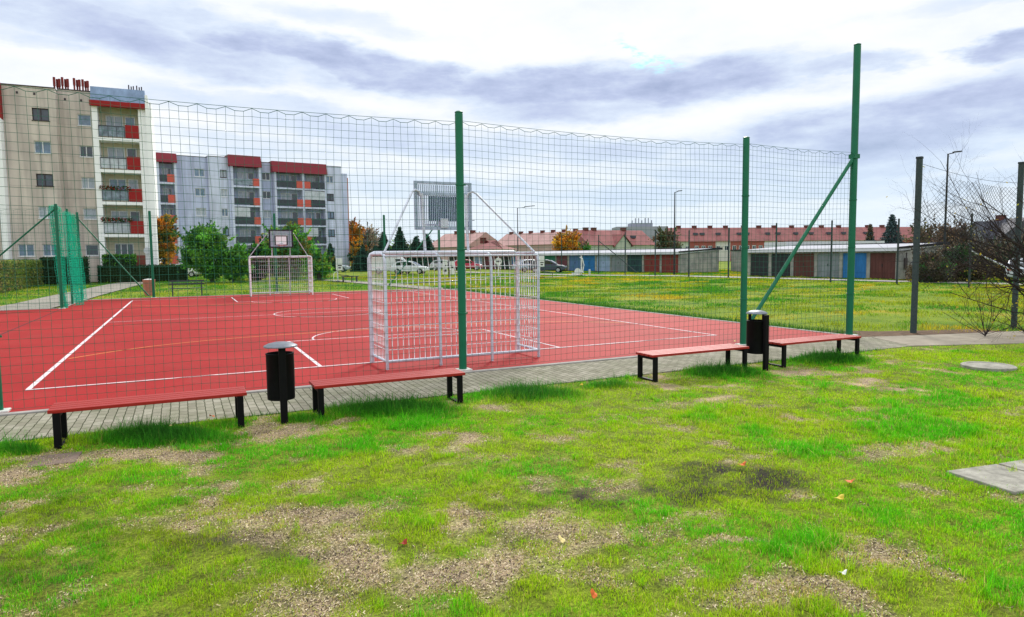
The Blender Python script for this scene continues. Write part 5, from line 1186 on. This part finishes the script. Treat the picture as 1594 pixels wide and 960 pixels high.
house(L0, L1_, 11, 5.0, 8.4, 'wred', 'tile', 'very long terrace with a red tiled roof and a row of square chimneys', [.04,.10,.16,.22,.29,.35,.41,.48,.54,.60,.67,.73,.79,.85,.91], [.015,.04,.075,.10,.125,.155,.185,.215,.24,.265,.29,.315,.345,.37,.40,.44,.49,.52,.55,.58,.65,.69,.715], sections=sec, dormers=[.085,.11,.17,.25,.28,.36,.40,.47,.53,.60,.66,.75], wz=2.6, name='terrace_house')
house(D(770,190), D(885,168), 10, 4.8, 8.0, 'wpink', 'tile2', 'pale pink-roofed terrace left of the orange tree, many small chimneys', [.06,.2,.34,.5,.64,.78,.92], [.1,.3,.5,.7,.9], name='terrace_house')
house(D(728,128), D(782,126), 9, 3.3, 4.9, 'wwhite', 'tile', 'low house with a shallow salmon hipped roof right of the thick post', [.25], [.3,.6], hip=1)
house(D(668,150), D(728,140), 10, 4.0, 6.9, 'wpink', 'tile2', 'steep pink-roofed house seen under the basketball board', [.3,.7], [.2,.5,.8])
house(D(1496,98), D(1548,92), 8, 3.6, 6.4, 'wgrey', 'slate', 'grey house with a dark gabled roof behind the thicket', [.3], [.3,.7], gdorm=(.45,1.9,5.7))
house(D(1553,95), D(1640,92), 8, 3.4, 5.8, 'wgrey', 'slate', 'grey house partly hidden by branches at the right edge', [.3], [.2,.5])
# distant flat-roofed block with aerials
e = empty('distant_block', (*D(960,240), 0), -YAW, 'far bluish flat-roofed block with aerials above the cream house', 'building')
bb = MB(); bb.box(0,18,0,12,0,11.6); bb.box(5.5,13,2,10,11.601,12.9); bb.build('wall', M['wgrey'], e)
for k in range(7):
    bb = MB(); x = 5.8+k*1.15; bb.box(x,x+.3,3,3.4,12.9,13.9+.9*abs(math.sin(k*2.1))); bb.build('aerial', M['wgrey'], e)
# low buildings behind the garage roofs
bb = MB(); bb.box(0,9.5,0,5,0,3.0); o = bb.build('white_shed', M['fascia']); o.location = (*D(1222,64),0); o.rotation_euler = (0,0,-YAW+.05); tag(o, 'white flat-roofed shed above the dark garage doors', 'shed')

# distant tree line
def treeline():
    P = []; C = []
    for px, z, h, w, c in ((690,200,6.5,30,BRN),(820,210,7,25,BRN),(610,190,7,20,BRN+GRN),(1430,210,8,22,BRN),(1560,150,7,26,BRN),(560,180,6,14,ORG+BRN),(1520,190,8,24,BRN),(940,260,9,50,BRN),(1250,260,9,80,BRN),(1590,120,6,14,BRN+DKG)):
        p = D(px, z)
        for k in range(28):
            cx_ = p+np.array([math.cos(-YAW), math.sin(-YAW)])*rng.uniform(-w/2, w/2); hz = h*rng.uniform(.35,.95); m_ = 60; q_ = np.stack([cx_[0]+rng.normal(0,1.0,m_), cx_[1]+rng.normal(0,1.0,m_), np.abs(hz+rng.normal(0,.7,m_))*rng.uniform(.2,1.0,m_)**.4], 1)
            P.append(q_); C.append(np.tile(np.array(c[rng.integers(0,len(c))])*rng.uniform(.7,1.3), (m_,1)))
    P = np.concatenate(P); C = np.concatenate(C); o = leafcards('distant_trees', P, .38, C, M['leaf'], None); tag(o, 'far line of brownish trees along the horizon', 'trees', kind='stuff')
treeline()

# ------------------------------------------------------------------ vehicles
def car(loc, rz, col, label, kind='hatch', L_=4.2, Wd=1.75):
    e = empty('parked_car' if kind != 'van' else 'parked_van', (loc[0], loc[1], 0), rz, label, 'car' if kind != 'van' else 'van', 'vehicles parked by the flats and garages')
    pm = paint('car_paint', col); S = L_/4.2
    if kind == 'van':
        prof = [(-2.1,.35),(-2.12,.6),(-2.1,1.75),(-1.95,1.95),(.55,1.97),(.95,1.80),(1.45,1.15),(2.0,.95),(2.12,.75),(2.12,.4),(2.0,.3),(-2.0,.3)]
        cab = None
    else:
        prof = [(-2.08,.4),(-2.1,.7),(-2.0,.92),(-1.2,.95),(.75,.93),(1.7,.82),(2.05,.66),(2.1,.45),(2.0,.28),(-2.0,.28)]
        cab = [(-1.98,.90),(-1.72,1.22),(-1.35,1.42),(-.2,1.48),(.35,1.38),(1.12,.92)]
    bb = MB(); bb.prism_y([(x*S, z) for x, z in reversed(prof)], -Wd/2, Wd/2)
    bd = bb.build('body', pm, e, bevel=.07)
    if cab:
        bb = MB(); bb.prism_y([(x*S, z) for x, z in reversed(cab)], -Wd/2+.12, Wd/2-.12); bb.build('cabin', pm, bd, bevel=.06)
        for s in (-1, 1):
            y = s*(Wd/2-.115)
            for seg in ([(-1.55,.97),(-1.35,1.3),(-.75,1.40),(-.75,.97)], [(-.68,.97),(-.68,1.40),(-.2,1.40),(.12,1.36),(.82,.97)]):
                gb = MB(); gb.prism_y([(x*S, z) for x, z in reversed(seg)], y-.012, y+.012); gb.build('window', M['carglass'], e)
        gb = MB(); gb.add([(.38*S,-.66,1.36),(.38*S,.66,1.36),(1.06*S,.7,.96),(1.06*S,-.7,.96)], [(0,3,2,1)]); gb.xf(Matrix.Translation((.025,0,.025))); gb.build('windscreen', M['carglass'], e)
        gb = MB(); gb.add([(-1.95*S,-.66,.97),(-1.95*S,.66,.97),(-1.5*S,.62,1.36),(-1.5*S,-.62,1.36)], [(0,3,2,1)]); gb.xf(Matrix.Translation((-.03,0,.02))); gb.build('rear_window', M['carglass'], e)
    else:
        for s in (-1, 1):
            gb = MB(); y = s*(Wd/2+.004); gb.prism_y([(x*S, z) for x, z in reversed([(.2,1.2),(.2,1.72),(.65,1.72),(1.25,1.2)])], y-.01, y+.01); gb.build('window', M['carglass'], e)
        gb = MB(); gb.add([(.98*S,-.7,1.76),(.98*S,.7,1.76),(1.42*S,.76,1.2),(1.42*S,-.76,1.2)], [(0,3,2,1)]); gb.xf(Matrix.Translation((.03,0,.02))); gb.build('windscreen', M['carglass'], e)
    for x in (-1.3*S, 1.3*S):
        for s in (-1, 1):
            wb = MB(); wb.lathe([(.31,-.1),(.32,-.08),(.32,.08),(.31,.1)], 20); wb.xf(Matrix.Translation((x, s*(Wd/2-.07), .31)) @ Matrix.Rotation(rad(90),4,'X')); w = wb.build('wheel', M['tyre'], e, smooth=True)
            rb = MB(); rb.lathe([(.19,-.11),(.19,.11)], 14); rb.xf(Matrix.Translation((x, s*(Wd/2-.065), .31)) @ Matrix.Rotation(rad(90),4,'X')); rb.build('rim', M['rim'], w)
    for s in (-1, 1):
        hb = MB(); hb.box(1.98*S,2.11*S,s*.62-.15,s*.62+.15,.62,.74); hb.build('headlight', M['lens'], e)
        hb = MB(); hb.box(-2.12*S,-2.0*S,s*.66-.12,s*.66+.12,.72,.88); hb.build('tail_light', M['tail'], e)
    return e
PR = -YAW   # picture-right heading
car(D(285,74), PR+math.pi+.15, (.62,.66,.68), 'white hatchback parked behind the dark hedge near the green bush')
car(D(521,92), PR+.1, (.38,.44,.50), 'silver-blue car parked below the right end of the lavender flats', L_=4.4)
car(D(614,80), PR+.12, (.68,.72,.72), 'large white van seen through the left side of the near goal', 'van', L_=5.4, Wd=1.95)
car(D(640,78), PR-.1, (.66,.70,.74), 'white car parked in front of the white van', L_=4.2)
car(D(694,96), PR, (.5,.52,.56), 'pale car behind the gym equipment, left of the thick green post')
car(D(728,95), PR+.2, (.48,.02,.06), 'crimson car right of the thick green post, before the garages')
car(D(826,82), PR+.5, (.40,.46,.62), 'blue-grey car seen through the right side of the near goal')
car(D(853,77), PR-.2, (.03,.04,.07), 'dark blue car at the left of the open garage row')
car(D(1590,44), PR+.9, (.55,.60,.66), 'light grey car behind the bare tree at the right edge', L_=4.3)

# ------------------------------------------------------------------ park furniture behind the court
def gym(p, rz, label, kind):
    e = empty('exercise_machine', (p[0], p[1], 0), rz, label, 'gym machine', 'outdoor gym machines on the grass')
    bb = MB(); bb.tube([(0,0,0),(0,0,1.9)], .055, 10); bb.build('mast', M['gymwhite'] if kind != 1 else M['gymdark'], e, smooth=True)
    bb = MB(); bb.box(-.5,.5,-.05,.05,0,.06); bb.box(-.06,.06,-.4,.4,.061,.1); bb.build('base', M['gymdark'], e)
    if kind == 0:
        bb = MB(); bb.box(-.1,.42,-.09,-.056,.95,1.9); bb.build('sign_board', M['gymwhite'], e, bevel=.02)
        bb = MB(); bb.box(.06,.36,-.10,-.092,1.3,1.38); bb.box(.1,.3,-.10,-.092,1.1,1.2); bb.build('pictogram', M['gymdark'], e)
        bb = MB(); bb.tube([(0,0,.6),(.5,0,.55),(.9,0,.5)], .03, 8); bb.box(.5,1.3,-.15,.15,.42,.48); bb.box(1.1,1.14,-.1,.1,0,.42); bb.build('seat', M['gymdark'], e)
        bb = MB(); bb.tube([(-.35,0,.08),(-.3,0,.7),(-.02,0,.9)], .03, 8); bb.build('lever', M['gymwhite'], e)
    elif kind == 1:
        bb = MB(); bb.box(-.55,-.12,-.03,.03,.35,1.65); bb.box(.12,.5,-.03,.03,.35,1.55); bb.build('sign_board', M['gymwhite'], e, bevel=.02)
        bb = MB(); bb.tube([(-.7,0,1.0),(0,0,1.2),(.7,0,1.0)], .035, 8); bb.build('handlebar', M['gymdark'], e)
        bb = MB(); bb.box(-.45,-.2,-.04,-.031,.6,.8); bb.box(-.4,-.25,-.04,-.031,1.1,1.2); bb.box(.2,.4,-.04,-.031,.9,1.1); bb.build('pictogram', M['gymdark'], e)
    elif kind == 2:
        bb = MB(); bb.lathe([(.02,-.03),(.33,-.03),(.33,.03),(.02,.03)], 16); bb.xf(Matrix.Translation((0,-.08,1.45)) @ Matrix.Rotation(rad(90),4,'X')); bb.build('turning_wheel', M['gymwhite'], e)
        bb = MB(); bb.box(-.07,.07,-.13,-.112,1.38,1.52); bb.box(-.2,-.1,-.13,-.112,1.4,1.5); bb.box(.1,.2,-.13,-.112,1.4,1.5); bb.build('hand_grip', M['gymdark'], e)
    else:
        bb = MB(); bb.tube([(.1,0,.3),(.25,0,1.0),(.1,0,1.6),(-.15,0,1.75)], .05, 8); bb.tube([(-.6,0,.15),(-.2,0,.4),(.2,0,.3)], .06, 8); bb.build('lever', M['gymwhite'], e)
        bb = MB(); bb.lathe([(.1,-.05),(.3,-.05),(.3,.05),(.1,.05)], 16); bb.xf(Matrix.Translation((-.35,-.05,.42)) @ Matrix.Rotation(rad(90),4,'X')); bb.lathe([(.1,-.05),(.24,-.05),(.24,.05),(.1,.05)], 16, .35, 0); bb.build('flywheel', M['gymwhite'], e)
        bb = MB(); bb.box(-.9,-.5,-.2,.2,.1,.3); bb.box(.7,.85,-.1,.1,0,.6); bb.build('foot_step', M['gymwhite'], e)
    return e
gym(G(526,439), PR, 'white exercise machine with a black seat right of the far goal', 0)
gym(G(699,433), PR, 'white double-board exercise machine seen through the middle of the near goal', 1)
gym(G(776,431), PR, 'exercise post with a white turning wheel seen through the near goal', 2)
gym(G(840,432), PR, 'tall white exercise panel just right of the near goal', 0)
gym(G(905,429), PR, 'white elliptical exerciser with a curved handle before the garages', 3)
# backed bench behind the far net
e = empty('backed_bench', (*G(292,461), 0), 0, 'dark slatted park bench with a backrest behind the far net', 'bench')
bb = MB()
for z, y in ((.42,0),): bb.box(-.85,.85,-.2,.2,z,z+.03)
bb.build('seat', M['raild'], e)
bb = MB(); bb.box(-.85,.85,.2,.23,.62,.7); bb.box(-.85,.85,.22,.25,.78,.86); bb.build('backrest', M['raild'], e)
for x in (-.7,.7): bb = MB(); bb.box(x-.03,x+.03,-.18,-.12,0,.42); bb.box(x-.03,x+.03,.12,.19,0,.86); bb.build('leg', M['raild'], e)
e = empty('picnic_bench', (*G(545,438), 0), PR, 'low dark bench on the grass right of the white exercise machine', 'bench')
bb = MB(); bb.box(-.7,.7,-.2,.2,.4,.45); bb.build('seat', M['raild'], e)
for x in (-.55,.55): bb = MB(); bb.box(x-.04,x+.04,-.15,.15,0,.4); bb.build('leg', M['raild'], e)
p = G(233,461)
e = empty('litter_bin', (p[0], p[1], 0), 0, 'pink-red litter bin with a slanting dark stripe at the far court edge', 'bin')
bb = MB(); bb.lathe([(.20,.03),(.27,.2),(.30,.85),(.32,.88),(.31,.9)], 20); bb.build('bucket', M['pinkbin'], e, smooth=True)
bb = MB(); bb.lathe([(.27,.901),(.2,.93),(.05,.95)], 20); bb.build('lid', M['foot'], e, smooth=True)
print('objects', len(bpy.data.objects))
